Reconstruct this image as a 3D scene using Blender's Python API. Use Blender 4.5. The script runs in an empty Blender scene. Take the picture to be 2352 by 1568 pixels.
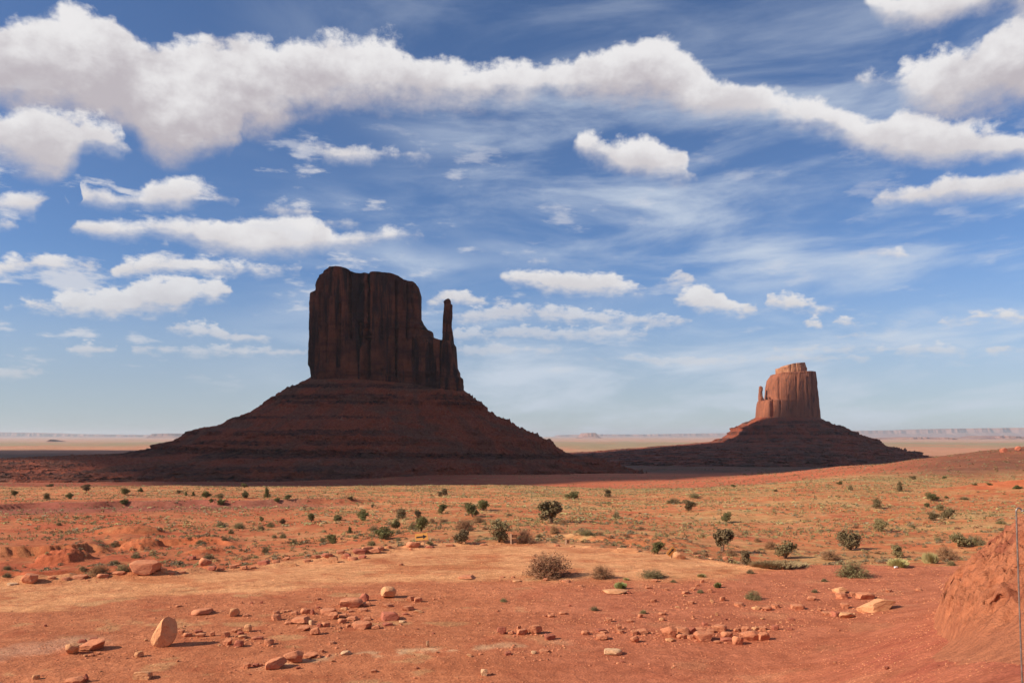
import bpy, bmesh, math, random
import numpy as np
from mathutils import Vector

sc = bpy.context.scene
COL = sc.collection
F = 1024 * 28 / 36.0            # focal length in pixels of a 1024 wide frame
HY = 435.0                      # row of the horizon in that frame

# ------------------------------------------------------------------ camera
cd = bpy.data.cameras.new('camera')
cd.lens = 28; cd.sensor_width = 36; cd.clip_start = 0.1; cd.clip_end = 200000
cd.shift_y = 94 / 1024
cam = bpy.data.objects.new('camera', cd); COL.objects.link(cam)
cam.rotation_euler = (math.radians(90), 0, 0)
sc.camera = cam

# ------------------------------------------------------------------ sun
SUN_EL = math.radians(31.0)
sv = Vector((-0.965, -0.263, 0)).normalized() * math.cos(SUN_EL)
SUN = Vector((sv.x, sv.y, math.sin(SUN_EL)))      # direction towards the sun
sl = bpy.data.lights.new('sun', 'SUN'); sl.energy = 5.0; sl.angle = math.radians(0.5)
sl.color = (1.0, 0.90, 0.73)
so = bpy.data.objects.new('sun', sl); COL.objects.link(so)
so.rotation_euler = (-SUN).to_track_quat('-Z', 'Y').to_euler()

vs = sc.view_settings
sc.display_settings.display_device = 'sRGB'
vs.view_transform = 'Standard'; vs.look = 'None'; vs.gamma = 1.0; vs.exposure = 0.50
vs.use_curve_mapping = False
sc.cycles.use_denoising = True
sc.cycles.max_bounces = 5; sc.cycles.diffuse_bounces = 3; sc.cycles.volume_bounces = 0
sc.cycles.transparent_max_bounces = 4
sc.cycles.sample_clamp_indirect = 4

# ------------------------------------------------------------------ node helper
class NT:
    def __init__(s, tree): s.t = tree; s.n = tree.nodes; s.l = tree.links
    def new(s, typ, **kw):
        n = s.n.new(typ)
        for k, v in kw.items(): setattr(n, k, v)
        return n
    def put(s, sock, v):
        if hasattr(v, 'is_output'): s.l.new(v, sock)
        else:
            if isinstance(v, (tuple, list, np.ndarray)):
                v = [float(q) for q in v]
                if sock.type == 'RGBA' and len(v) == 3: v.append(1.0)
            sock.default_value = v
    def m(s, op, a, b=None, c=None, clamp=False):
        n = s.new('ShaderNodeMath', operation=op); n.use_clamp = clamp
        s.put(n.inputs[0], a)
        if b is not None: s.put(n.inputs[1], b)
        if c is not None: s.put(n.inputs[2], c)
        return n.outputs[0]
    def mr(s, v, a, b, c=0.0, d=1.0, kind='SMOOTHSTEP'):
        n = s.new('ShaderNodeMapRange', interpolation_type=kind)
        s.put(n.inputs[0], v)
        for i, q in enumerate((a, b, c, d)): s.put(n.inputs[1 + i], q)
        return n.outputs[0]
    def mix(s, f, a, b, blend='MIX'):
        n = s.new('ShaderNodeMix', data_type='RGBA', blend_type=blend)
        s.put(n.inputs[0], f)
        for k, q in ((6, a), (7, b)):
            s.put(n.inputs[k], q)
        return n.outputs[2]
    def comb(s, x, y, z):
        n = s.new('ShaderNodeCombineXYZ')
        for i, q in enumerate((x, y, z)): s.put(n.inputs[i], q)
        return n.outputs[0]
    def noise(s, vec, scale, detail=4, rough=0.55, dist=0.0, lac=2.0, out=0, typ='FBM'):
        n = s.new('ShaderNodeTexNoise')
        n.noise_type = typ
        s.put(n.inputs['Vector'], vec); n.inputs['Scale'].default_value = scale
        n.inputs['Detail'].default_value = detail; n.inputs['Roughness'].default_value = rough
        n.inputs['Distortion'].default_value = dist; n.inputs['Lacunarity'].default_value = lac
        return n.outputs[out]
    def mapping(s, vec, scale=(1, 1, 1), loc=(0, 0, 0), rot=(0, 0, 0)):
        n = s.new('ShaderNodeMapping'); s.put(n.inputs[0], vec)
        n.inputs['Scale'].default_value = scale; n.inputs['Location'].default_value = loc
        n.inputs['Rotation'].default_value = rot
        return n.outputs[0]

# ------------------------------------------------------------------ world: sky with clouds
W = bpy.data.worlds.new('World'); sc.world = W; W.use_nodes = True
W.cycles.sampling_method = 'MANUAL'; W.cycles.sample_map_resolution = 512
t = NT(W.node_tree); t.n.clear()
sky = t.new('ShaderNodeTexSky'); sky.sky_type = 'NISHITA'; sky.sun_disc = False
sky.sun_elevation = SUN_EL; sky.sun_rotation = math.atan2(SUN.x, SUN.y)
sky.altitude = 1700; sky.air_density = 1.0; sky.dust_density = 0.6; sky.ozone_density = 2.0
tc = t.new('ShaderNodeTexCoord')
sep = t.new('ShaderNodeSeparateXYZ'); t.l.new(tc.outputs['Generated'], sep.inputs[0])
dx, dy, dz = sep.outputs
az = t.m('ARCTAN2', dx, dy)
hyp = t.m('SQRT', t.m('ADD', t.m('MULTIPLY', dx, dx), t.m('MULTIPLY', dy, dy)))
el = t.m('DIVIDE', dz, t.m('MAXIMUM', hyp, 0.02))
ec = t.m('MAXIMUM', el, 0.0)
# cloud detail shrinks towards the horizon, as clouds of one height do
q = t.m('ADD', ec, 0.11)
nx = t.m('DIVIDE', az, q); ny = t.m('MULTIPLY', t.m('LOGARITHM', q, math.e), 1.7)
nvec = t.comb(nx, ny, 0.0)
dvec = t.mapping(tc.outputs['Generated'], scale=(1, 1, 1.35))
low_ = t.mr(ec, 0.30, 0.12)
wn = t.new('ShaderNodeTexNoise'); t.put(wn.inputs['Vector'], dvec)
wn.inputs['Scale'].default_value = 8.0; wn.inputs['Detail'].default_value = 4; wn.inputs['Roughness'].default_value = 0.55
wsep = t.new('ShaderNodeSeparateColor'); t.l.new(wn.outputs['Color'], wsep.inputs[0])
wx = t.m('MULTIPLY', t.m('SUBTRACT', wsep.outputs[0], 0.5), t.m('MULTIPLY', q, 0.17))
wy = t.m('MULTIPLY', t.m('SUBTRACT', wsep.outputs[1], 0.5), t.m('MULTIPLY', q, 0.075))
az2 = t.m('ADD', az, wx); el2 = t.m('ADD', ec, wy)
eA = t.noise(dvec, 17.0, 9, 0.62); eB = t.noise(t.mapping(dvec, scale=(1, 1, 1.5)), 46.0, 7, 0.62)
edge = t.m('ADD', t.m('MULTIPLY', eA, t.m('SUBTRACT', 1.0, low_)), t.m('MULTIPLY', eB, low_))
edge = t.m('SUBTRACT', edge, 0.5)
edge2 = t.noise(t.mapping(dvec, loc=(0.010, 0, -0.018)), 13, 6, 0.6); edge3 = t.noise(dvec, 13, 6, 0.6)
relief = t.m('SUBTRACT', edge3, edge2)
big = t.noise(dvec, 5.5, 4, 0.55)
AZR = math.atan((2700 / 2352 * 1024 - 512) / F)
def sky_pt(x, y):               # a point of the sky -> (0..1 azimuth, 0..1 height)
    a = math.atan((x / 2352 * 1024 - 512) / F)
    v = (HY - y / 2352 * 1024) / F * math.cos(a)
    return (a + AZR) / (2 * AZR), v
an = t.m('DIVIDE', t.m('ADD', az2, AZR), 2 * AZR)
def curve(pts):
    n = t.new('ShaderNodeFloatCurve'); t.put(n.inputs['Value'], an)
    c = n.mapping.curves[0]
    n.mapping.use_clip = False
    pts = sorted(pts)
    while len(c.points) < len(pts): c.points.new(0.5, 0.5)
    for p, (a, b) in zip(c.points, pts): p.location = (a, b); p.handle_type = 'VECTOR'
    n.mapping.update()
    return n.outputs[0]
def clouds(rows):
    """rows: list of clouds, each (upper outline, lower outline); returns the two height curves."""
    U, L = [], []
    last = None
    for up, lo in sorted(rows, key=lambda r: r[0][0][0]):
        a0, a1 = up[0][0], up[-1][0]
        ym = (up[0][1] + lo[0][1]) / 2; yn = (up[-1][1] + lo[-1][1]) / 2
        for side, x, y in ((0, a0 - 9, ym), (1, a1 + 9, yn)):
            if -340 < x < 2690:
                u, v = sky_pt(x, y); U.append((u, v - 0.012)); L.append((u, v + 0.012))
        for x, y in up: U.append(sky_pt(x, y))
        for x, y in lo: L.append(sky_pt(x, y))
    return curve(U), curve(L)
LAYERS = [
 (1.0, [([(-350,90),(-150,40),(0,30),(60,20),(120,18),(200,42),(300,55),(340,98),(400,93),(500,80),(580,70),(640,88),(750,90),(850,90),(930,97),(1000,125),(1060,145),(1150,148),(1280,150),(1305,108),(1400,98),(1500,96),(1545,92),(1570,112),(1620,158),(1700,190),(1800,220),(1900,242),(2000,268),(2060,250),(2150,268),(2250,285),(2352,288),(2690,300)],
         [(-350,300),(0,262),(150,278),(280,292),(310,342),(370,374),(450,372),(550,352),(568,305),(620,298),(700,272),(750,264),(775,240),(900,240),(1000,235),(1100,240),(1280,243),(1400,243),(1500,262),(1600,277),(1750,278),(1830,290),(1920,330),(2050,360),(2200,380),(2352,372),(2690,390)])]),
 (1.0, [([(-350,250),(-150,240),(0,258),(60,252),(120,258),(180,275),(260,300),(292,345)],[(-350,400),(0,385),(60,400),(150,410),(200,362),(292,352)]),
        ([(700,332),(740,330),(770,345),(800,340),(900,337),(960,333),(985,348)],[(700,345),(740,360),(770,357),(800,358),(900,360),(960,362),(985,355)]),
        ([(1500,268),(1525,258),(1550,264)],[(1500,278),(1525,285),(1550,280)]),
        ([(1960,178),(2000,166),(2040,165),(2068,132),(2110,115),(2200,108),(2270,85),(2300,62),(2352,50),(2690,20)],[(1960,192),(2030,202),(2060,228),(2100,246),(2200,262),(2280,250),(2352,262),(2690,270)])]),
 (1.0, [([(-350,420),(-60,430),(0,442),(60,440),(100,450),(180,480)],[(-350,480),(0,485),(60,487),(100,490),(185,490)]),
        ([(160,430),(200,414),(250,424),(290,438),(330,440),(352,424),(440,417),(490,440),(560,455)],[(160,445),(215,462),(300,474),(420,484),(490,478),(560,462)]),
        ([(612,482),(660,474),(720,484)],[(612,488),(660,494),(720,489)]),
        ([(1315,308),(1350,306),(1400,316),(1500,318),(1590,342),(1600,378),(1620,396)],[(1315,345),(1340,362),(1400,378),(1425,404),(1500,414),(1600,412),(1620,405)]),
        ([(2010,-60),(2200,-60),(2352,-60),(2690,-90)],[(2010,18),(2050,44),(2150,60),(2230,44),(2300,32),(2352,50),(2690,40)])]),
 (1.0, [([(-350,500),(0,503),(30,502),(60,512)],[(-350,530),(0,524),(30,523),(60,518)]),
        ([(180,520),(200,500),(280,496),(400,500),(560,503),(760,500),(780,522),(850,530),(910,522),(980,528)],[(180,532),(300,548),(420,546),(460,560),(480,578),(600,588),(700,586),(760,566),(850,548),(910,542),(980,538)]),
        ([(1150,625),(1180,615),(1240,617),(1300,628),(1400,628),(1450,645),(1500,662)],[(1150,650),(1180,656),(1250,675),(1350,682),(1400,680),(1450,676),(1500,668)]),
        ([(1998,460),(2030,428),(2100,424),(2200,390),(2352,378),(2690,350)],[(1998,470),(2080,478),(2150,474),(2200,470),(2352,466),(2690,470)])]),
 (1.0, [([(-350,600),(0,598),(50,590),(70,606),(110,590),(200,600),(230,612)],[(-350,650),(0,640),(50,628),(70,622),(120,626),(200,620),(230,618)]),
        ([(245,628),(290,600),(340,588),(500,593),(600,598),(700,604)],[(245,642),(300,640),(400,634),(520,626),(600,624),(700,618)]),
        ([(760,498),(800,492),(838,506)],[(760,510),(800,518),(838,514)]),
        ([(1212,598),(1235,588),(1262,600)],[(1212,605),(1235,608),(1262,605)]),
        ([(1548,690),(1570,664),(1620,656),(1660,670),(1690,692),(1740,706)],[(1548,698),(1600,714),(1650,718),(1700,726),(1740,714)]),
        ([(1752,688),(1770,672),(1820,666),(1870,684),(1925,706)],[(1752,700),(1800,712),(1880,716),(1925,712)]),
        ([(1975,572),(2010,574),(2060,560),(2108,578)],[(1975,578),(2010,586),(2060,592),(2108,586)])]),
 (0.95, [([(12,700),(100,690),(140,660),(200,653),(280,662),(300,645),(400,632),(500,640),(540,652)],[(12,712),(150,722),(280,727),(430,718),(445,694),(500,690),(540,680)]),
        ([(970,684),(1000,668),(1040,658),(1080,668),(1120,684),(1200,700)],[(970,700),(1000,702),(1080,704),(1200,708)]),
        ([(1500,650),(1535,640),(1555,626),(1595,646)],[(1500,655),(1540,658),(1565,656),(1595,652)]),
        ([(1838,740),(1870,730),(1900,742)],[(1838,748),(1870,755),(1900,750)]),
        ([(1912,733),(1930,728),(1980,740)],[(1912,741),(1940,746),(1980,745)]),
        ([(2150,740),(2220,716),(2300,718),(2352,732),(2690,730)],[(2150,750),(2220,742),(2300,741),(2352,744),(2690,750)])]),
 (0.75, [([(-350,790),(-100,780)],[(-350,800),(-100,800)]),
        ([(150,798),(200,783),(270,792)],[(150,804),(200,808),(270,803)]),
        ([(378,748),(440,734),(500,744),(520,757),(610,766)],[(378,754),(440,770),(520,777),(610,776)]),
        ([(1040,712),(1150,700),(1300,704),(1500,724),(1600,732)],[(1040,735),(1200,738),(1400,745),(1500,750),(1600,745)]),
        ([(1912,769),(1950,766),(1988,770)],[(1912,776),(1950,778),(1988,776)]),
        ([(2060,740),(2090,740)],[(2060,746),(2090,747)]),
        ([(2260,800),(2352,792),(2690,795)],[(2260,812),(2352,812),(2690,815)])]),
 (0.6, [([(-350,845),(0,842),(60,843),(130,850)],[(-350,862),(0,864),(60,864),(130,858)]),
        ([(300,796),(340,788),(420,790),(500,783),(580,796),(700,800)],[(300,803),(360,806),(480,812),(560,815),(700,812)]),
        ([(1040,752),(1200,748),(1350,750),(1500,760)],[(1040,782),(1200,778),(1350,780),(1500,776)]),
        ([(1770,800),(1900,794),(2000,800),(2060,796),(2160,787),(2240,808)],[(1770,806),(1900,812),(2000,812),(2080,816),(2160,818),(2240,814)])]),
 (0.5, [([(1040,792),(1150,788),(1290,806)],[(1040,812),(1150,815),(1290,815)]),
        ([(1350,822),(1450,815),(1600,818),(1700,822),(1800,815),(2000,822)],[(1350,828),(1450,832),(1600,840),(1700,838),(1800,832),(2000,832)]),
        ([(380,560),(400,556)],[(380,566),(400,566)])]),
]
# sky colour from the sky model, graded a little towards the deep blue of clear desert air
skyc = t.mix(1.0, sky.outputs[0], (0.79, 0.95, 1.18), 'MULTIPLY')
pale = t.mr(ec, 0.0, 0.24, 1.0, 0.0, 'SMOOTHERSTEP')
SK = 1.0
skyc = t.mix(t.m('MULTIPLY', pale, 0.62), skyc, (4.75, 5.05, 5.45))
col = skyc
# cirrus veils
cv = t.mapping(t.comb(t.m('DIVIDE', az, t.m('ADD', ec, 0.25)), t.m('MULTIPLY', t.m('LOGARITHM', t.m('ADD', ec, 0.25), math.e), 2.2), 3.0), rot=(0, 0, -0.30), scale=(0.8, 1.35, 1))
ci = t.noise(cv, 2.6, 9, 0.58, dist=0.35)
ci2 = t.noise(cv, 1.1, 3, 0.5)
cm = t.m('MULTIPLY', t.mr(ci, 0.38, 0.72), t.mr(ci2, 0.30, 0.52))
reg = t.m('MULTIPLY', t.mr(az, -0.42, -0.08), t.mr(ec, 0.60, 0.30, 0.35, 1.0))
col = t.mix(t.m('MULTIPLY', t.m('MULTIPLY', cm, reg), 0.80), col, (6.3, 7.0, 8.0))
WHITE = (8.4, 8.25, 8.35); GREY = (5.2, 4.8, 5.15)
for k, (op, rows) in enumerate(LAYERS):
    U, L = clouds(rows)
    th = t.m('SUBTRACT', U, L)
    dt = t.m('SUBTRACT', U, el2); db = t.m('SUBTRACT', el2, L)
    dd = t.m('MINIMUM', dt, t.m('MULTIPLY', db, 1.0))
    amp = t.m('MULTIPLY', q, 0.155)
    dd = t.m('ADD', dd, t.m('MULTIPLY', edge, amp))
    soft = t.m('MULTIPLY', q, t.mr(t.m('SUBTRACT', dt, db), -0.02, 0.03, 0.020, 0.060))
    a = t.m('MULTIPLY', t.mr(dd, t.m('MULTIPLY', soft, -0.35), soft), op)
    # lit tops, shaded bases
    hgt = t.m('DIVIDE', db, t.m('MAXIMUM', th, 0.02))
    hh = t.m('ADD', hgt, t.m('MULTIPLY', t.m('SUBTRACT', big, 0.5), 1.1))
    hh = t.m('ADD', hh, t.m('MULTIPLY', edge, 0.35))
    hh = t.m('ADD', hh, t.m('MULTIPLY', relief, 1.5))
    thick = t.mr(th, 0.01, 0.10)
    lit = t.mr(hh, 0.12, 0.95)
    lit = t.m('SUBTRACT', 1.0, t.m('MULTIPLY', t.m('SUBTRACT', 1.0, lit), t.m('ADD', 0.42, t.m('MULTIPLY', thick, 0.58))))
    c = t.mix(lit, GREY, WHITE)
    # distant clouds take the colour of the air
    c = t.mix(t.mr(ec, 0.0, 0.30, 0.55, 0.0), c, (6.0, 6.4, 7.0))
    col = t.mix(a, col, c)
# stray small puffs in the lower half of the sky
pf = t.noise(t.mapping(dvec, scale=(1, 1, 2.6), loc=(3, 1, 0)), 11.0, 8, 0.60)
pm = t.m('MULTIPLY', t.mr(ec, 0.42, 0.30), t.mr(ec, 0.04, 0.10)); pm = t.m('MULTIPLY', pm, t.mr(az, 0.30, -0.30, 0.35, 1.0))
pa = t.m('MULTIPLY', t.m('MULTIPLY', t.mr(pf, 0.555, 0.68), pm), 0.75)
col = t.mix(pa, col, t.mix(t.mr(ec, 0.0, 0.35, 0.5, 0.0), (7.6, 7.5, 7.8), (6.2, 6.6, 7.2)))
# the same kind of cloud over the rest of the sky
gen = t.noise(nvec, 1.15, 7, 0.58)
outm = t.m('MAXIMUM', t.mr(t.m('ABSOLUTE', az), 0.70, 0.80), t.mr(el, 0.62, 0.72))
ga = t.m('MULTIPLY', t.m('MULTIPLY', t.mr(gen, 0.52, 0.60), outm), 1.0)
col = t.mix(ga, col, t.mix(t.mr(gen, 0.52, 0.72), WHITE, GREY))
bg = t.new('ShaderNodeBackground'); t.put(bg.inputs[0], col); bg.inputs[1].default_value = 0.070
wo = t.new('ShaderNodeOutputWorld'); t.l.new(bg.outputs[0], wo.inputs[0])

# ------------------------------------------------------------------ numpy noise
_r = np.random.RandomState(7); _P = _r.permutation(256); _P = np.concatenate([_P, _P, _P]).astype(np.int32)
_G = np.array([(1,1,0),(-1,1,0),(1,-1,0),(-1,-1,0),(1,0,1),(-1,0,1),(1,0,-1),(-1,0,-1),(0,1,1),(0,-1,1),(0,1,-1),(0,-1,-1),(1,1,0),(-1,1,0),(0,-1,1),(0,-1,-1)], float)
def perlin(x, y, z=0.0):
    x, y, z = np.broadcast_arrays(np.asarray(x, float), np.asarray(y, float), np.asarray(z, float))
    xi = np.floor(x).astype(np.int64); yi = np.floor(y).astype(np.int64); zi = np.floor(z).astype(np.int64)
    xf, yf, zf = x - xi, y - yi, z - zi
    xi &= 255; yi &= 255; zi &= 255
    u = xf**3*(xf*(xf*6-15)+10); v = yf**3*(yf*(yf*6-15)+10); w = zf**3*(zf*(zf*6-15)+10)
    def g(i, j, k):
        h = _P[_P[_P[xi+i]+yi+j]+zi+k] & 15; G = _G[h]
        return G[..., 0]*(xf-i) + G[..., 1]*(yf-j) + G[..., 2]*(zf-k)
    def lp(a, b, s): return a + s*(b-a)
    return lp(lp(lp(g(0,0,0), g(1,0,0), u), lp(g(0,1,0), g(1,1,0), u), v), lp(lp(g(0,0,1), g(1,0,1), u), lp(g(0,1,1), g(1,1,1), u), v), w)
def fbm(x, y, z=0.0, o=4, g=0.5, l=2.03, ridged=False):
    s = 0; a = 1; n = 0; f = 1
    for i in range(o):
        p = perlin(x*f + 17.3*i, y*f + 9.1*i, np.asarray(z)*f + 3.7*i)
        if ridged: p = 1 - 2*np.abs(p)
        s = s + a*p; n += a; a *= g; f *= l
    return s/n
def sst(x, a, b):
    x = np.clip((x - a)/(b - a), 0, 1); return x*x*(3-2*x)
def lerp(a, b, f): return a + (b-a)*f

# ------------------------------------------------------------------ object helpers
def tag(o, label=None, cat=None, group=None, kind=None):
    if label: o['label'] = label
    if cat: o['category'] = cat
    if group: o['group'] = group
    if kind: o['kind'] = kind
    return o
def mesh_np(name, V, Fc, mat=None, parent=None, smooth=False, col=None, link=True):
    """V (n,3); Fc (m,k) uniform polygons (or a list of such arrays)."""
    if not isinstance(Fc, list): Fc = [Fc]
    me = bpy.data.meshes.new(name)
    V = np.asarray(V, np.float32); me.vertices.add(len(V)); me.vertices.foreach_set('co', V.ravel())
    idx = np.concatenate([f.ravel() for f in Fc]).astype(np.int32)
    tot = np.concatenate([np.full(len(f), f.shape[1], np.int32) for f in Fc])
    st = np.concatenate([[0], np.cumsum(tot)[:-1]]).astype(np.int32)
    me.loops.add(len(idx)); me.loops.foreach_set('vertex_index', idx)
    me.polygons.add(len(tot)); me.polygons.foreach_set('loop_start', st); me.polygons.foreach_set('loop_total', tot)
    if col is not None:
        a = me.color_attributes.new('Col', 'FLOAT_COLOR', 'POINT')
        c = np.ones((len(V), 4), np.float32); c[:, :3] = col; a.data.foreach_set('color', c.ravel())
    me.update(calc_edges=True)
    me.polygons.foreach_set('use_smooth', np.full(len(tot), smooth))
    if mat: me.materials.append(mat)
    if not link: return me
    o = bpy.data.objects.new(name, me); COL.objects.link(o)
    if parent: o.parent = parent
    return o
def obj(name, me, parent=None):
    o = bpy.data.objects.new(name, me); COL.objects.link(o)
    if parent: o.parent = parent
    return o
def empty(name, loc=(0, 0, 0)):
    o = bpy.data.objects.new(name, None); COL.objects.link(o); o.location = loc; o.empty_display_size = 0.3
    return o
def grid_faces(nr, nc, wrap=False):
    i = np.arange(nr-1)[:, None]; j = np.arange(nc if wrap else nc-1)[None, :]
    j2 = (j+1) % nc
    f = np.stack([i*nc+j, i*nc+j2, (i+1)*nc+j2, (i+1)*nc+j], -1)
    return f.reshape(-1, 4)

# ------------------------------------------------------------------ materials
def new_mat(name):
    m = bpy.data.materials.new(name); m.use_nodes = True
    n = NT(m.node_tree); n.n.clear()
    out = n.new('ShaderNodeOutputMaterial'); b = n.new('ShaderNodeBsdfPrincipled')
    n.l.new(b.outputs[0], out.inputs[0]); b.inputs['Roughness'].default_value = 0.92
    b.inputs['Specular IOR Level'].default_value = 0.15
    return m, n, b
def bump(n, b, h, dist, strength=1.0):
    bn = n.new('ShaderNodeBump'); bn.inputs['Distance'].default_value = dist; bn.inputs['Strength'].default_value = strength
    n.put(bn.inputs['Height'], h); n.l.new(bn.outputs[0], b.inputs['Normal'])
def mat_rock(name, c1, c2, c3, scale, bd, vert=1.0, bscale=None):
    m, n, b = new_mat(name)
    o = n.new('ShaderNodeTexCoord').outputs['Object']
    v = n.mapping(o, scale=(1, 1, vert))
    a = n.noise(v, scale, 6, 0.6); c = n.noise(v, scale*4.3, 5, 0.65)
    k = n.mix(n.mr(a, 0.35, 0.65), c1, c2); k = n.mix(n.mr(c, 0.50, 0.72), k, c3)
    n.put(b.inputs['Base Color'], k)
    h = n.noise(o, bscale or scale*3, 8, 0.65)
    bump(n, b, h, bd)
    return m
def mat_flat(name, c, rough=0.8, metal=0.0, var=0.15, sc_=8):
    m, n, b = new_mat(name)
    o = n.new('ShaderNodeTexCoord').outputs['Object']
    a = n.noise(o, sc_, 5, 0.6)
    n.put(b.inputs['Base Color'], n.mix(n.mr(a, 0.3, 0.7), tuple(x*(1-var) for x in c), tuple(min(1, x*(1+var)) for x in c)))
    b.inputs['Roughness'].default_value = rough; b.inputs['Metallic'].default_value = metal
    return m
def mat_leaf(name, c1, c2, c3):
    m, n, b = new_mat(name)
    o = n.new('ShaderNodeTexCoord').outputs['Object']
    inf = n.new('ShaderNodeObjectInfo')
    v = n.new('ShaderNodeVectorMath', operation='ADD'); n.l.new(o, v.inputs[0]); n.l.new(inf.outputs['Random'], v.inputs[1])
    a = n.noise(v.outputs[0], 5, 3, 0.6); c = n.noise(v.outputs[0], 23, 2, 0.6)
    k = n.mix(n.mr(a, 0.36, 0.64), c1, c2); k = n.mix(n.mr(c, 0.52, 0.66), k, c3)
    h = n.new('ShaderNodeHueSaturation'); n.put(h.inputs['Color'], k)
    n.put(h.inputs['Value'], n.mr(inf.outputs['Random'], 0, 1, 0.8, 1.25, 'LINEAR'))
    n.put(h.inputs['Hue'], n.mr(inf.outputs['Random'], 0, 1, 0.485, 0.51, 'LINEAR'))
    n.l.new(h.outputs[0], b.inputs['Base Color'])
    b.inputs['Roughness'].default_value = 0.8
    return m

# ground: colour comes from the terrain's own colour map, broken up by soil noise
m_ground, n, b = new_mat('desert_ground')
att = n.new('ShaderNodeAttribute', attribute_name='Col')
o = n.new('ShaderNodeTexCoord').outputs['Object']
f1 = n.noise(o, 1.6, 6, 0.6); f2 = n.noise(n.mapping(o, scale=(1, 1.3, 1)), 0.28, 6, 0.62); f3 = n.noise(o, 11.0, 4, 0.7)
f4 = n.noise(n.mapping(o, scale=(0.7, 1.0, 1)), 0.009, 8, 0.62)
k = n.mix(1.0, att.outputs['Color'], n.mix(n.mr(f1, 0.28, 0.72), (0.84, 0.80, 0.78), (1.15, 1.18, 1.2)), 'MULTIPLY')
k = n.mix(1.0, k, n.mix(n.mr(f2, 0.30, 0.70), (0.87, 0.82, 0.80), (1.13, 1.17, 1.2)), 'MULTIPLY')
k = n.mix(1.0, k, n.mix(n.mr(f3, 0.36, 0.64), (0.74, 0.70, 0.69), (1.16, 1.19, 1.2)), 'MULTIPLY')
k = n.mix(1.0, k, n.mix(n.mr(f4, 0.35, 0.65), (0.88, 0.86, 0.86), (1.1, 1.14, 1.16)), 'MULTIPLY')
n.put(b.inputs['Base Color'], k)
hb = n.m('ADD', n.m('MULTIPLY', n.noise(o, 1.3, 8, 0.62), 0.35), n.m('MULTIPLY', n.noise(o, 5.0, 6, 0.75), 0.20))
bump(n, b, hb, 0.6, 0.7)
b.inputs['Roughness'].default_value = 0.95

# ------------------------------------------------------------------ terrain
COLS = {   # column (pixel of a 1024 frame) : (distance, height) of the land along that line of sight
 0:    [(54,-10),(56,-10.1),(62,-12.0),(75,-13.4),(90,-14),(110,-14.6),(150,-15.6),(200,-17.2),(300,-20.4),(350,-22.4),(450,-29),(600,-38),(900,-52),(1500,-60),(4000,-75)],
 170:  [(57,-10),(59,-10.1),(66,-12.2),(80,-13.2),(95,-13.8),(110,-14.5),(150,-15.3),(200,-16.5),(300,-19.9),(340,-21.6),(450,-30),(600,-40),(900,-52),(1500,-62),(4000,-78)],
 340:  [(66.5,-10),(68,-10.1),(76,-11.6),(90,-12.6),(110,-13.6),(150,-15.2),(200,-16.4),(300,-19.5),(330,-21.0),(450,-30),(600,-41),(900,-50),(1500,-65),(4000,-85)],
 420:  [(72,-10),(73,-10.0),(82,-11),(100,-12.2),(130,-13.9),(170,-15.3),(220,-16.5),(300,-18.9),(330,-20.6),(450,-30),(600,-41),(900,-46),(1500,-65),(4000,-90)],
 512:  [(75,-10),(77,-10.1),(84,-11.0),(100,-12.1),(130,-13.9),(170,-15.3),(220,-16.5),(300,-18.9),(330,-20.6),(450,-30),(600,-41),(750,-43),(900,-44.5),(1500,-66),(2000,-80),(4000,-95)],
 625:  [(69,-10),(71,-10.1),(80,-11.4),(100,-12.6),(130,-14.1),(170,-15.5),(220,-17.0),(280,-19.1),(330,-22.4),(450,-31),(600,-38),(750,-41),(900,-44.0),(1500,-66),(2000,-80),(4000,-95)],
 680:  [(66.5,-10),(68,-10.1),(78,-11.8),(100,-13),(130,-14.3),(170,-15.5),(220,-16.6),(260,-17.6),(330,-22.2),(450,-30),(600,-36),(900,-46),(1500,-66),(2000,-80),(4000,-95)],
 750:  [(43,-10),(60,-10),(62,-10.1),(72,-12.0),(100,-13.3),(130,-14.3),(170,-15.1),(220,-15.4),(260,-16.6),(320,-20.6),(450,-27),(600,-31),(900,-45),(1500,-66),(2000,-80),(4000,-95)],
 850:  [(25,-7.9),(30,-8.8),(36,-9.5),(45,-10),(60,-10),(63,-10.2),(75,-12),(100,-13.4),(150,-14.5),(200,-13.9),(250,-13.6),(300,-16.5),(400,-19),(500,-21),(700,-26),(1000,-44),(1500,-66),(2000,-82),(4000,-95)],
 940:  [(20,-5.9),(30,-7.4),(40,-8.8),(50,-9.8),(61,-10.1),(75,-12),(100,-13.4),(150,-14.3),(200,-14.5),(250,-15.2),(300,-17),(400,-16),(500,-13.6),(560,-14),(800,-34),(1500,-70),(2000,-84),(4000,-95)],
 1024: [(13,-4.3),(20,-5.2),(30,-6.5),(40,-7.6),(60,-9.6),(80,-11.5),(150,-14),(200,-14.2),(300,-18),(400,-13),(500,-7.0),(560,-7.5),(800,-32),(1500,-74),(2000,-86),(4000,-95)],
 1250: [(10,-3.4),(20,-4.4),(30,-5.4),(60,-8),(100,-10),(200,-11),(300,-10),(450,0),(550,1),(900,-34),(1500,-76),(4000,-95)],
}
_lx = np.linspace(math.log(1.5), math.log(70000), 2400)
_ck = sorted(COLS); _tab = []
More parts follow.
